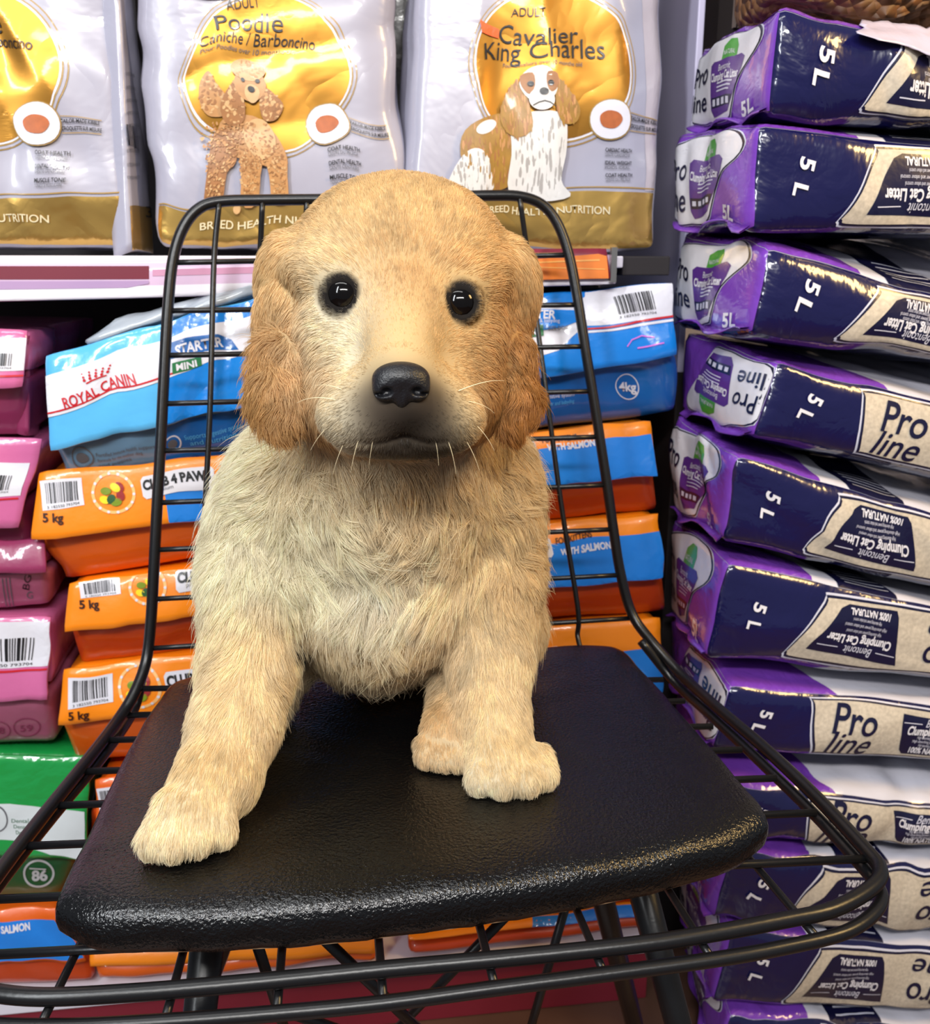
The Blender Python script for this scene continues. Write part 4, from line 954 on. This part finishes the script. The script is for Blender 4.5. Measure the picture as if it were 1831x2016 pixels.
# ears: flat flaps hanging from the sides of the skull
def ear(pts, side):
    for (px, py, Y, hw, hh, th, yaw, roll) in pts:
        E(W(px, py, Y - .002), (hw, th, hh), .0035 if py > 600 else .012, rotm(yaw, roll))
ear([(556, 560, .618, .016, .030, .012, -.75, .12), (545, 640, .604, .0165, .030, .0075, -.62, .12), (540, 730, .592, .0185, .026, .0065, -.5, .05),
     (540, 785, .585, .0190, .020, .0065, -.42, 0), (550, 822, .582, .012, .013, .006, -.42, -.3)], -1)
ear([(1010, 570, .620, .014, .030, .012, .95, -.1), (1012, 650, .610, .0135, .030, .007, .98, -.1), (1022, 735, .600, .0165, .026, .0065, .80, -.06),
     (1030, 790, .596, .0165, .017, .0065, .62, 0), (1010, 832, .590, .0095, .0125, .006, .5, .2)], 1)
NE = len(prims)

def sdf(P):
    P = np.asarray(P, np.float32); d = np.full(len(P), 1.0, np.float32)
    for i, pr in enumerate(prims):
        if pr[0] == 'e':
            _, c, r, k, rot = pr
            q = P - c.astype(np.float32)
            m = None
            bound = float(max(r)) + 0.05
            near = (np.abs(q) < bound).all(1)
            if not near.any(): continue
            q = q[near]
            if rot is not None: q = q @ rot.astype(np.float32)
            a = q / r.astype(np.float32); k0 = np.sqrt((a * a).sum(1)) + 1e-6; b = a / r.astype(np.float32); k1 = np.sqrt((b * b).sum(1)) + 1e-6
            e = k0 * (k0 - 1) / k1
        else:
            _, A, B, ra, rb, k = pr
            lo = np.minimum(A, B) - max(ra, rb) - 0.05; hi = np.maximum(A, B) + max(ra, rb) + 0.05
            near = ((P > lo) & (P < hi)).all(1)
            if not near.any(): continue
            q = P[near] - A.astype(np.float32); ab = (B - A).astype(np.float32)
            t = np.clip(q @ ab / (ab @ ab), 0, 1)
            e = np.sqrt(((q - t[:, None] * ab) ** 2).sum(1)) - (ra + (rb - ra) * t)
        dn = d[near]
        h = np.clip(0.5 + 0.5 * (dn - e) / k, 0, 1)
        d[near] = dn * (1 - h) + e * h - k * h * (1 - h)
    for c, r, k in carves:
        q = P - c.astype(np.float32); near = (np.abs(q) < r + 0.03).all(1)
        if not near.any(): continue
        e = -(np.sqrt((q[near] ** 2).sum(1)) - r)
        dn = d[near]; h = np.clip(0.5 - 0.5 * (dn - e) / k, 0, 1)
        d[near] = dn * (1 - h) + e * h + k * h * (1 - h)
    return d
carves = []
def surf(px, py):
    d = ray(px, py); ts = np.arange(.45, .75, .0004); v = sdf(CAM + ts[:, None] * d); return CAM + d * ts[np.argmax(v < 0)]
EYES = []
lidp = []
for px_, py_ in ((677, 580), (905, 596)):
    S_ = surf(px_, py_); dv = ray(px_, py_); dv /= np.linalg.norm(dv); EYES.append(S_ + dv * .0062)
    for k in range(12):
        a0, a1 = k * pi / 6, (k + 1) * pi / 6
        f_ = lambda a: S_ + dv * (.0012 - .0012 * sin(a)) + rt * .0112 * cos(a) + up * (.0096 if sin(a) > 0 else .0100) * sin(a)
        lidp.append((f_(a0), f_(a1), .0030 if sin(a0 + .2) > 0 else .0024))
EYE_L, EYE_R = EYES
for A, B, r_ in lidp: Cp(A, B, r_, r_, .0035)
for t in np.linspace(0, 1, 9):                                        # mouth line
    for s in (-1, 1):
        carves.append((surf(795 + s * t * 82, 858 + 14 * sin(t * 2.2)), .0013, .002))

def surface_nets(lo, hi, h):
    n = [int(math.ceil((hi[i] - lo[i]) / h)) + 1 for i in range(3)]
    xs = [lo[i] + h * np.arange(n[i]) for i in range(3)]
    G = np.empty(n, np.float32)
    YZ = np.stack(np.meshgrid(xs[1], xs[2], indexing='ij'), -1).reshape(-1, 2)
    step = 16
    for i in range(0, n[0], step):
        xx = xs[0][i:i + step]
        P = np.empty((len(xx), len(YZ), 3), np.float32); P[:, :, 0] = xx[:, None]; P[:, :, 1:] = YZ[None]
        G[i:i + step] = sdf(P.reshape(-1, 3)).reshape(len(xx), n[1], n[2])
    ins = G < 0
    cn = [k - 1 for k in n]
    acc = np.zeros(cn + [3]); cnt = np.zeros(cn)
    for ax in range(3):
        for b in (0, 1):
            for c in (0, 1):
                o = [0, 0, 0]; oth = [k for k in range(3) if k != ax]
                o[oth[0]] = b; o[oth[1]] = c
                s0 = tuple(slice(o[k], o[k] + cn[k]) for k in range(3))
                o2 = list(o); o2[ax] += 1
                s1 = tuple(slice(o2[k], o2[k] + cn[k]) for k in range(3))
                m = ins[s0] != ins[s1]
                a, bb = G[s0][m], G[s1][m]; t = a / (a - bb)
                idx = np.argwhere(m)
                off = np.array(o, float)[None].repeat(len(t), 0); off[:, ax] += t
                acc[m] += off; cnt[m] += 1
    cm = cnt > 0
    ids = -np.ones(cn, int); ids[cm] = np.arange(cm.sum())
    V = (np.argwhere(cm) + acc[cm] / cnt[cm][:, None]) * h + np.array(lo)
    Q = []
    for ax in range(3):
        o1, o2 = [(1, 2), (2, 0), (0, 1)][ax]
        s0 = [slice(1, -1)] * 3; s1 = [slice(1, -1)] * 3
        s0[ax] = slice(0, n[ax] - 1); s1[ax] = slice(1, n[ax])
        A = ins[tuple(s0)]; B = ins[tuple(s1)]
        m = A != B
        idx = np.argwhere(m); flip = A[m]
        idx[:, [k for k in range(3) if k != ax]] += 1
        def cid(d1, d2):
            q = idx.copy(); q[:, o1] += d1; q[:, o2] += d2
            return ids[q[:, 0], q[:, 1], q[:, 2]]
        f4 = np.stack([cid(-1, -1), cid(0, -1), cid(0, 0), cid(-1, 0)], 1)
        f4[~flip] = f4[~flip][:, ::-1]
        Q.append(f4)
    return V, np.vstack(Q)
GH = 0.0027
BV, BF = surface_nets([-.135, .485, .550], [.215, .905, 1.0], GH)
def grad(P, e=.0008):
    g = np.stack([sdf(P + np.eye(3)[i] * e) - sdf(P - np.eye(3)[i] * e) for i in range(3)], 1).astype(float)
    return g / (np.linalg.norm(g, axis=1)[:, None] + 1e-9)
BV = BV - grad(BV) * sdf(BV)[:, None]
BV[:, 2] = np.maximum(BV[:, 2], PADZ + .0005)
BN = grad(BV)

# control points of the coat: (px, py, Y, lie direction, length in mm, colour); warm light is put into the viewer's-right colours
GOLD, GOLD2, CREAM, WHITE = (214, 172, 112), (234, 202, 148), (250, 230, 190), (255, 246, 218)
EARC, EARR, DARK, GREY = (216, 170, 106), (180, 120, 52), (34, 29, 27), (70, 60, 54)
coat = [
 (790, 380, .640, (0, .6, .8), 8, GOLD2), (640, 450, .625, (-.5, .4, .2), 9, GOLD2), (940, 460, .625, (.5, .4, .2), 9, GOLD2), (790, 470, .590, (0, .2, 1), 7, GOLD2),
 (790, 560, .575, (0, .1, 1), 6, (212, 172, 120)), (700, 470, .585, (-.3, .1, 1), 7, GOLD2), (880, 480, .585, (.3, .1, 1), 7, GOLD2),
 (650, 520, .575, (-.8, .1, .4), 7, (244, 224, 184)), (930, 540, .575, (.8, .1, .3), 7, (230, 192, 134)),
 (790, 640, .560, (0, .3, 1), 4.5, (222, 184, 130)), (790, 690, .535, (0, .4, 1), 3.5, (232, 196, 140)), (700, 680, .560, (-.8, .3, .3), 5, WHITE), (870, 690, .560, (.8, .3, .3), 5, (238, 206, 152)),
 (640, 640, .575, (-.9, .3, -.2), 7, WHITE), (940, 660, .575, (.9, .3, -.2), 7, (234, 198, 142)), (610, 740, .585, (-.7, .3, -.7), 10, CREAM), (965, 750, .590, (.7, .3, -.7), 10, (226, 188, 130)),
 (690, 770, .535, (-.9, .4, -.3), 5, (246, 228, 190)), (890, 775, .535, (.9, .4, -.3), 5, (242, 214, 166)), (730, 720, .525, (-.7, .4, .4), 3.5, (236, 204, 150)), (850, 720, .525, (.7, .4, .4), 3.5, (236, 204, 150)),
 (690, 835, .530, (-.7, .4, -.6), 7, WHITE), (890, 840, .530, (.7, .4, -.6), 7, (242, 220, 178)),
 (770, 825, .512, (-.5, .2, -.8), 3.5, GREY), (830, 828, .512, (.5, .2, -.8), 3.5, DARK), (800, 850, .520, (0, .2, -1), 4, DARK), (850, 850, .52, (.4, .2, -.9), 4, GREY), (745, 850, .52, (-.4, .2, -.9), 5, (150, 128, 104)), (790, 880, .545, (0, .2, -1), 5, (190, 165, 130)),
 (748, 792, .512, (-.6, .3, -.6), 3, GREY), (836, 796, .512, (.6, .3, -.6), 3, GREY), (800, 815, .508, (0, .2, -1), 3, DARK), (775, 872, .53, (0, .2, -1), 5, GREY), (840, 872, .53, (.2, .2, -1), 5, DARK),
 (560, 560, .60, (-.2, .1, -1), 10, GOLD2), (540, 680, .590, (.05, 0, -1), 14, (206, 162, 104)), (540, 780, .58, (.15, 0, -1), 16, EARC), (555, 835, .575, (.3, 0, -1), 14, (190, 138, 80)), (500, 760, .585, (-.1, 0, -1), 15, EARC),
 (1010, 560, .60, (.1, .1, -1), 10, GOLD2), (1020, 680, .600, (.1, 0, -1), 13, (196, 142, 80)), (1035, 780, .59, (0, 0, -1), 14, EARR), (1010, 840, .585, (-.2, 0, -1), 12, EARR), (1060, 790, .59, (.2, 0, -1), 14, EARR),
 (620, 900, .635, (-.5, .1, -.9), 16, CREAM), (930, 900, .635, (.5, .1, -.9), 16, CREAM), (780, 920, .620, (.2, -.2, -1), 16, (228, 204, 164)),
 (500, 920, .66, (-.9, .1, -.5), 20, WHITE), (1030, 930, .66, (.9, .1, -.4), 20, (240, 216, 170)), (500, 1040, .66, (-.6, -.1, -.8), 22, WHITE), (1020, 1040, .66, (.7, -.1, -.7), 20, (240, 216, 170)),
 (640, 1000, .625, (.3, -.3, -.9), 26, WHITE), (760, 1020, .62, (0, -.3, -1), 27, (244, 226, 190)), (880, 1010, .625, (-.2, -.3, -.9), 24, CREAM),
 (620, 1120, .625, (.5, -.3, -.8), 30, WHITE), (760, 1150, .62, (-.05, -.3, -1), 32, (255, 248, 230)), (880, 1120, .63, (-.4, -.3, -.8), 28, CREAM), (750, 1260, .65, (0, -.2, -1), 26, CREAM), (750, 1330, .67, (0, -.1, -1), 15, (226, 206, 172)),
 (450, 1140, .66, (-.5, -.1, -.9), 18, WHITE), (1030, 1150, .67, (.5, -.1, -.9), 16, (240, 214, 166)),
 (470, 1270, .63, (-.3, -.1, -1), 14, CREAM), (560, 1280, .64, (.2, 0, -1), 14, CREAM), (980, 1280, .64, (.2, -.1, -1), 13, CREAM), (890, 1280, .65, (-.2, 0, -1), 13, (232, 210, 172)),
 (450, 1420, .59, (-.2, -.3, -1), 11, CREAM), (970, 1420, .61, (.1, -.3, -1), 10, CREAM), (400, 1540, .55, (-.3, -.8, -.6), 9, (242, 216, 166)), (1010, 1500, .58, (.1, -.8, -.6), 9, (242, 218, 170)),
 (330, 1620, .53, (-.2, -.6, -.8), 8, (250, 234, 200)), (430, 1610, .54, (.1, -.6, -.8), 8, (248, 230, 192)), (960, 1560, .57, (-.1, -.5, -.9), 7, (252, 238, 208)), (1050, 1555, .57, (.1, -.5, -.9), 7, (248, 230, 194)),
 (870, 1470, .61, (0, -.6, -.8), 7, (240, 214, 172)), (860, 1400, .63, (0, -.4, -1), 9, (222, 186, 132)),
 (480, 1150, .78, (-.5, .5, -.8), 18, CREAM), (1000, 1150, .78, (.5, .5, -.8), 18, CREAM), (760, 900, .76, (0, .7, -.7), 16, GOLD2), (750, 1050, .86, (0, .3, -1), 18, GOLD), (750, 600, .70, (0, .6, -.7), 9, GOLD2),
]
CP = np.array([W(c[0], c[1], c[2]) for c in coat]); CD = np.array([c[3] for c in coat], float); CD /= np.linalg.norm(CD, axis=1)[:, None]
CL = np.array([c[4] for c in coat]) / 1000.0; CC = np.array([srgb(*c[5])[:3] for c in coat])
CS = np.array([0.022 if c[4] < 12 else 0.034 for c in coat]); CS[[c[5] in (GREY, DARK) for c in coat]] = 0.0112
def coat_at(P):
    D = np.zeros((len(P), 3)); L = np.zeros(len(P)); C = np.zeros((len(P), 3)); S = np.full(len(P), 1e-30)
    for i in range(len(CP)):
        q = np.sqrt(((P - CP[i]) ** 2).sum(1)) / CS[i]
        wgt = np.exp(-q ** 1.5 * 1.4) / CS[i] * (0.13 if coat[i][5] in (GREY, DARK) else 0.03) + 1e-9
        D += wgt[:, None] * CD[i]; L += wgt * CL[i]; C += wgt[:, None] * CC[i]; S += wgt
    return D / S[:, None], L / S, C / S[:, None]

def vnoise(P, sc, seed):
    rs = np.random.RandomState(seed); out = np.zeros((len(P), 3))
    for o in range(5):
        K = rs.normal(size=(3, 3)) * sc * (1 + o * 0.5); ph = rs.uniform(0, 6.28, 3)
        out += np.sin(P @ K + ph) / (1 + o * 0.6)
    return out / 2.2

pup = empty('puppy', (0.04, 0.66, PADZ), 'golden puppy sitting on the black chair pad, looking into the camera', 'puppy')
# body colour attribute = coat colour darkened to imitate shade between the strands
_, _, bc = coat_at(BV)
body_mat = bpy.data.materials.new('puppy_coat_base'); body_mat.use_nodes = True
nt = body_mat.node_tree; at = nt.nodes.new('ShaderNodeAttribute'); at.attribute_name = 'coat_colour'
nt.links.new(at.outputs['Color'], nt.nodes['Principled BSDF'].inputs['Base Color']); nt.nodes['Principled BSDF'].inputs['Roughness'].default_value = .8
nt.nodes['Principled BSDF'].inputs['Specular IOR Level'].default_value = .1
body = mesh_obj('body', BV, BF, body_mat, parent=pup)
# dark rims of the eyelids and lips
ca = body.data.attributes.new('coat_colour', 'FLOAT_COLOR', 'POINT')
lid = np.minimum(np.linalg.norm(BV - EYE_L, axis=1), np.linalg.norm(BV - EYE_R, axis=1))
fl = np.clip((0.0162 - lid) / 0.002, 0, 1)[:, None]
bc2 = bc * .62 * (1 - fl) + np.array([.012, .01, .009]) * fl
ca.data.foreach_set('color', np.hstack([bc2, np.ones((len(BV), 1))]).astype(np.float32).ravel())

# eyes
M_eye = mat('wet_dark_eye', (10, 8, 8), rough=0.10, spec=0.35)
def ellipsoid(c, r, n=24, m=16, rot=None):
    V = []; Fc = []
    for i in range(m + 1):
        th = pi * i / m
        for j in range(n):
            ph = 2 * pi * j / n; V.append((sin(th) * cos(ph), sin(th) * sin(ph), cos(th)))
    V = np.array(V) * np.array(r)
    if rot is not None: V = V @ rot.T
    V = V + c
    for i in range(m):
        for j in range(n): Fc.append((i * n + j, (i + 1) * n + j, (i + 1) * n + (j + 1) % n, i * n + (j + 1) % n))
    return V, Fc
for e in (EYE_L, EYE_R):
    V, Fc = ellipsoid(e, (.0116, .0114, .0110)); mesh_obj('eye', V, Fc, M_eye, parent=pup)['label'] = 'shiny near-black eye'
# nose leather
M_nose = mat('black_nose_leather', (20, 20, 24), rough=0.42, spec=0.55, bump=0.6, bscale=900, detail=1, bdist=0.0006)
NC = W(790, 756, .5085)
nf = []
def nose_sdf(P):
    def el(c, r):
        a = (P - c) / r; k0 = np.sqrt((a * a).sum(1)) + 1e-6; b = a / r; return k0 * (k0 - 1) / (np.sqrt((b * b).sum(1)) + 1e-6)
    def sm(a, b, k):
        h = np.clip(.5 + .5 * (a - b) / k, 0, 1); return a * (1 - h) + b * h - k * h * (1 - h)
    d = el(NC + [0, .002, .0035], np.array([.0155, .011, .0085]))
    d = sm(d, el(NC + [-.0085, .0005, -.0025], np.array([.0072, .008, .0075])), .004)
    d = sm(d, el(NC + [.0085, .0005, -.0025], np.array([.0072, .008, .0075])), .004)
    d = sm(d, el(NC + [0, .001, -.0050], np.array([.0055, .0070, .0088])), .004)
    for s in (-1, 1):
        d = -sm(-d, el(NC + [s * .0083, -.0085, -.0035], np.array([.0034, .0058, .0028])), .0018)
        d = -sm(-d, el(NC + [s * .0128, -.006, -.0052], np.array([.0034, .005, .0013])), .0012)
    d = -sm(-d, el(NC + [0, -.0092, -.009], np.array([.0006, .0035, .0075])), .0012)
    return d
_s, _c = sdf, carves
sdf = lambda P: nose_sdf(np.asarray(P, float)).astype(np.float32)
NV, NF = surface_nets(list(NC - [.022, .018, .022]), list(NC + [.022, .018, .018]), .0007)
sdf = _s
mesh_obj('nose', NV, NF, M_nose, parent=pup)['label'] = 'black leathery nose with two nostrils'

# ---- the fur: every strand rooted on the body
rs = np.random.RandomState(7)
tri = np.vstack([BF[:, [0, 1, 2]], BF[:, [0, 2, 3]]])
a, b, c = BV[tri[:, 0]], BV[tri[:, 1]], BV[tri[:, 2]]
ar = np.linalg.norm(np.cross(b - a, c - a), axis=1)
cen_ = (a + b + c) / 3
toward = (CAM - cen_); toward /= np.linalg.norm(toward, axis=1)[:, None]
nrm = np.cross(b - a, c - a); nrm /= np.linalg.norm(nrm, axis=1)[:, None] + 1e-12
wgt = ar * np.where((nrm * toward).sum(1) > -.25, 1.0, .35)
wgt *= np.where(cen_[:, 2] > .82, 1.7, 1.0)                          # short, dense head coat
wgt[cen_[:, 2] < PADZ + .0015] = 0
pick = rs.choice(len(tri), FUR_N, p=wgt / wgt.sum())
u, v = rs.rand(FUR_N), rs.rand(FUR_N); fl = u + v > 1; u[fl] = 1 - u[fl]; v[fl] = 1 - v[fl]
R0 = a[pick] + u[:, None] * (b - a)[pick] + v[:, None] * (c - a)[pick]
N0 = BN[tri[pick, 0]] * (1 - u - v)[:, None] + BN[tri[pick, 1]] * u[:, None] + BN[tri[pick, 2]] * v[:, None]
N0 /= np.linalg.norm(N0, axis=1)[:, None] + 1e-9
keep = (np.linalg.norm(R0 - EYE_L, axis=1) > .0120) & (np.linalg.norm(R0 - EYE_R, axis=1) > .0120) & (nose_sdf(R0) > .0006)
R0, N0 = R0[keep], N0[keep]; n = len(R0)
D0, L0, C0 = coat_at(R0)
fly = rs.rand(n) < .05
big = vnoise(R0, 55, 3); swirl = vnoise(R0, 150, 4); fine = vnoise(R0, 420, 5)
lsc = np.clip((L0 - .006) / .018, 0, 1)[:, None]
D = D0 + lsc * .42 * big + (.06 + .45 * lsc) * swirl + .12 * fine + rs.normal(size=(n, 3)) * .07
earm = ((np.abs(proj(R0)[0] - 787) > 205) & (R0[:, 2] > .80) & (R0[:, 2] < .895) & (R0[:, 1] < .625))[:, None]
D = D + earm * .35 * np.sin(R0 @ np.array([[90, 20, 40], [30, 60, 20], [160, 120, 200]]).astype(float))
gt = rs.choice(n, n // 260, replace=False); kt = kdtree.KDTree(len(gt))
for j, g in enumerate(gt): kt.insert(Vector(R0[g].tolist()), j)
kt.balance(); ty = np.fromiter((kt.find(r)[1] for r in (R0 + .0025 * fine).tolist()), int, n)
tuft = rs.normal(size=(len(gt), 3))[ty]; tval = rs.uniform(-1, 1, len(gt))[ty]
D += lsc * .34 * tuft
D -= N0 * (D * N0).sum(1)[:, None]; D /= np.linalg.norm(D, axis=1)[:, None] + 1e-9
lift = (.30 + .28 * lsc[:, 0] + .08 * rs.normal(size=n) + .16 * tval * lsc[:, 0])[:, None]; lift = np.clip(lift, .08, .9)
Ls = L0 * rs.uniform(.62, 1.15, n) * np.where(fly & (L0 > .013), 1.45, 1.0)
eyed = np.minimum(np.linalg.norm(R0 - EYE_L, axis=1), np.linalg.norm(R0 - EYE_R, axis=1))
Ls *= np.clip((eyed - .009) / .012, .5, 1); nd = nose_sdf(R0); Ls *= np.clip(.35 + nd / .010, .35, 1)
K = 6
P = np.zeros((n, K, 3)); P[:, 0] = R0 - N0 * .0006
wav = vnoise(R0, 260, 11)
for k in range(1, K):
    t = k / (K - 1)
    dr = N0 * lift * (1.25 - 1.15 * t) + D * (.75 + .35 * t) + np.array([0, 0, -.22]) * t * lsc + wav * .22 * sin(t * 5.5) * lsc + earm * wav * .45 * sin(t * 6)
    dr /= np.linalg.norm(dr, axis=1)[:, None]
    P[:, k] = P[:, k - 1] + dr * (Ls / (K - 1))[:, None]
#tufts towards the tip of a neighbouring guide strand
gi = rs.choice(n, n // 38, replace=False)
kd = kdtree.KDTree(len(gi))
for j, g in enumerate(gi): kd.insert(Vector(R0[g].tolist()), j)
kd.balance()
near = np.fromiter((kd.find(r)[1] for r in R0.tolist()), int, n)
G = gi[near]
cl = np.where(fly, .05, 1) * (.25 + .5 * lsc[:, 0]) * rs.uniform(.5, 1.2, n)
for k in range(1, K):
    t = k / (K - 1); f_ = (cl * t ** 1.6)[:, None]
    P[:, k] = P[:, k] * (1 - f_) + (P[G, k] + (R0 - R0[G]) * .35) * f_
P[:, :, 2] = np.maximum(P[:, :, 2], PADZ + .0012)
# each strand's colour
gv = rs.uniform(.86, 1.10, len(gi))[near] * (1 + .07 * tval)
C = C0 * (gv * rs.uniform(.76, 1.12, n))[:, None]; C = np.minimum(C, .97)
ed = np.clip((.0168 - eyed) / .004, 0, 1)[:, None]; C = C * (1 - ed) + np.array([.035, .025, .02]) * ed
ndk = np.clip((.004 - nd) / .003, 0, 1)[:, None] * .75; C = C * (1 - ndk) + np.array([.05, .042, .038]) * ndk
for (mx, my) in [(572, 1268), (576, 1276), (590, 1270), (593, 1277)]:  # small dark ink mark on the inner leg
    qx, qy = proj(R0); hit = (np.hypot((qx - mx) * 1.4, qy - my) < 6) & (R0[:, 1] < .66); C[hit] = (.03, .03, .03)
cu = bpy.data.hair_curves.new('fur')
cu.add_curves([K] * n)
cu.attributes['position'].data.foreach_set('vector', (P - np.array(pup.location)).astype(np.float32).ravel())
ra = cu.attributes.get('radius') or cu.attributes.new('radius', 'FLOAT', 'POINT')
prof = np.array([1.0, 1.0, .92, .78, .55, .16]); rad = np.where(L0 < .008, .00013, .00015)[:, None] * prof
ra.data.foreach_set('value', rad.astype(np.float32).ravel())
fa = cu.attributes.new('fur_colour', 'FLOAT_COLOR', 'CURVE')
fa.data.foreach_set('color', np.hstack([C, np.ones((n, 1))]).astype(np.float32).ravel())
fm = bpy.data.materials.new('puppy_fur'); fm.use_nodes = True; nt = fm.node_tree; bs = nt.nodes['Principled BSDF']
at = nt.nodes.new('ShaderNodeAttribute'); at.attribute_name = 'fur_colour'; nt.links.new(at.outputs['Color'], bs.inputs['Base Color'])
bs.inputs['Roughness'].default_value = .45; bs.inputs['Specular IOR Level'].default_value = .5
tl = nt.nodes.new('ShaderNodeBsdfTranslucent'); nt.links.new(at.outputs['Color'], tl.inputs['Color'])
mx = nt.nodes.new('ShaderNodeMixShader'); mx.inputs[0].default_value = .38
nt.links.new(bs.outputs[0], mx.inputs[1]); nt.links.new(tl.outputs[0], mx.inputs[2]); nt.links.new(mx.outputs[0], nt.nodes['Material Output'].inputs['Surface'])
cu.materials.append(fm)
fur = bpy.data.objects.new('fur', cu); COL.objects.link(fur); fur.parent = pup
# whiskers
wh = [((690, 800), (-70, 40), 42), ((680, 820), (-70, 75), 36), ((700, 838), (-45, 105), 34), ((716, 845), (-25, 95), 26), ((740, 850), (-12, 75), 20), ((672, 790), (-90, 10), 34),
      ((885, 790), (95, 30), 40), ((890, 805), (90, 90), 38), ((880, 825), (70, 110), 36), ((868, 842), (35, 100), 28), ((850, 850), (18, 75), 20), ((890, 775), (110, -20), 42), ((700, 780), (-80, -15), 24)]
pts = []
for (x, y), (dx, dy), L in wh:
    A = W(x, y, .517 if y > 840 else .522); Bq = A + (rt * dx - up * dy) * pxm(A) + np.array([0, .012, 0]); Mq = (A + Bq) / 2 + np.array([0, -.006, .006]) + rt * dx * pxm(A) * .12
    pts += [A * (1 - t) ** 2 + 2 * t * (1 - t) * Mq + Bq * t * t for t in np.linspace(0, 1, 8)]
cw = bpy.data.hair_curves.new('whiskers'); cw.add_curves([8] * len(wh))
cw.attributes['position'].data.foreach_set('vector', (np.array(pts) - np.array(pup.location)).astype(np.float32).ravel())
ra = cw.attributes.get('radius') or cw.attributes.new('radius', 'FLOAT', 'POINT')
ra.data.foreach_set('value', np.tile(np.linspace(.00028, .00008, 8), len(wh)).astype(np.float32))
cw.materials.append(mat('whisker', (240, 222, 180), rough=.4))
wo = bpy.data.objects.new('whiskers', cw); COL.objects.link(wo); wo.parent = pup
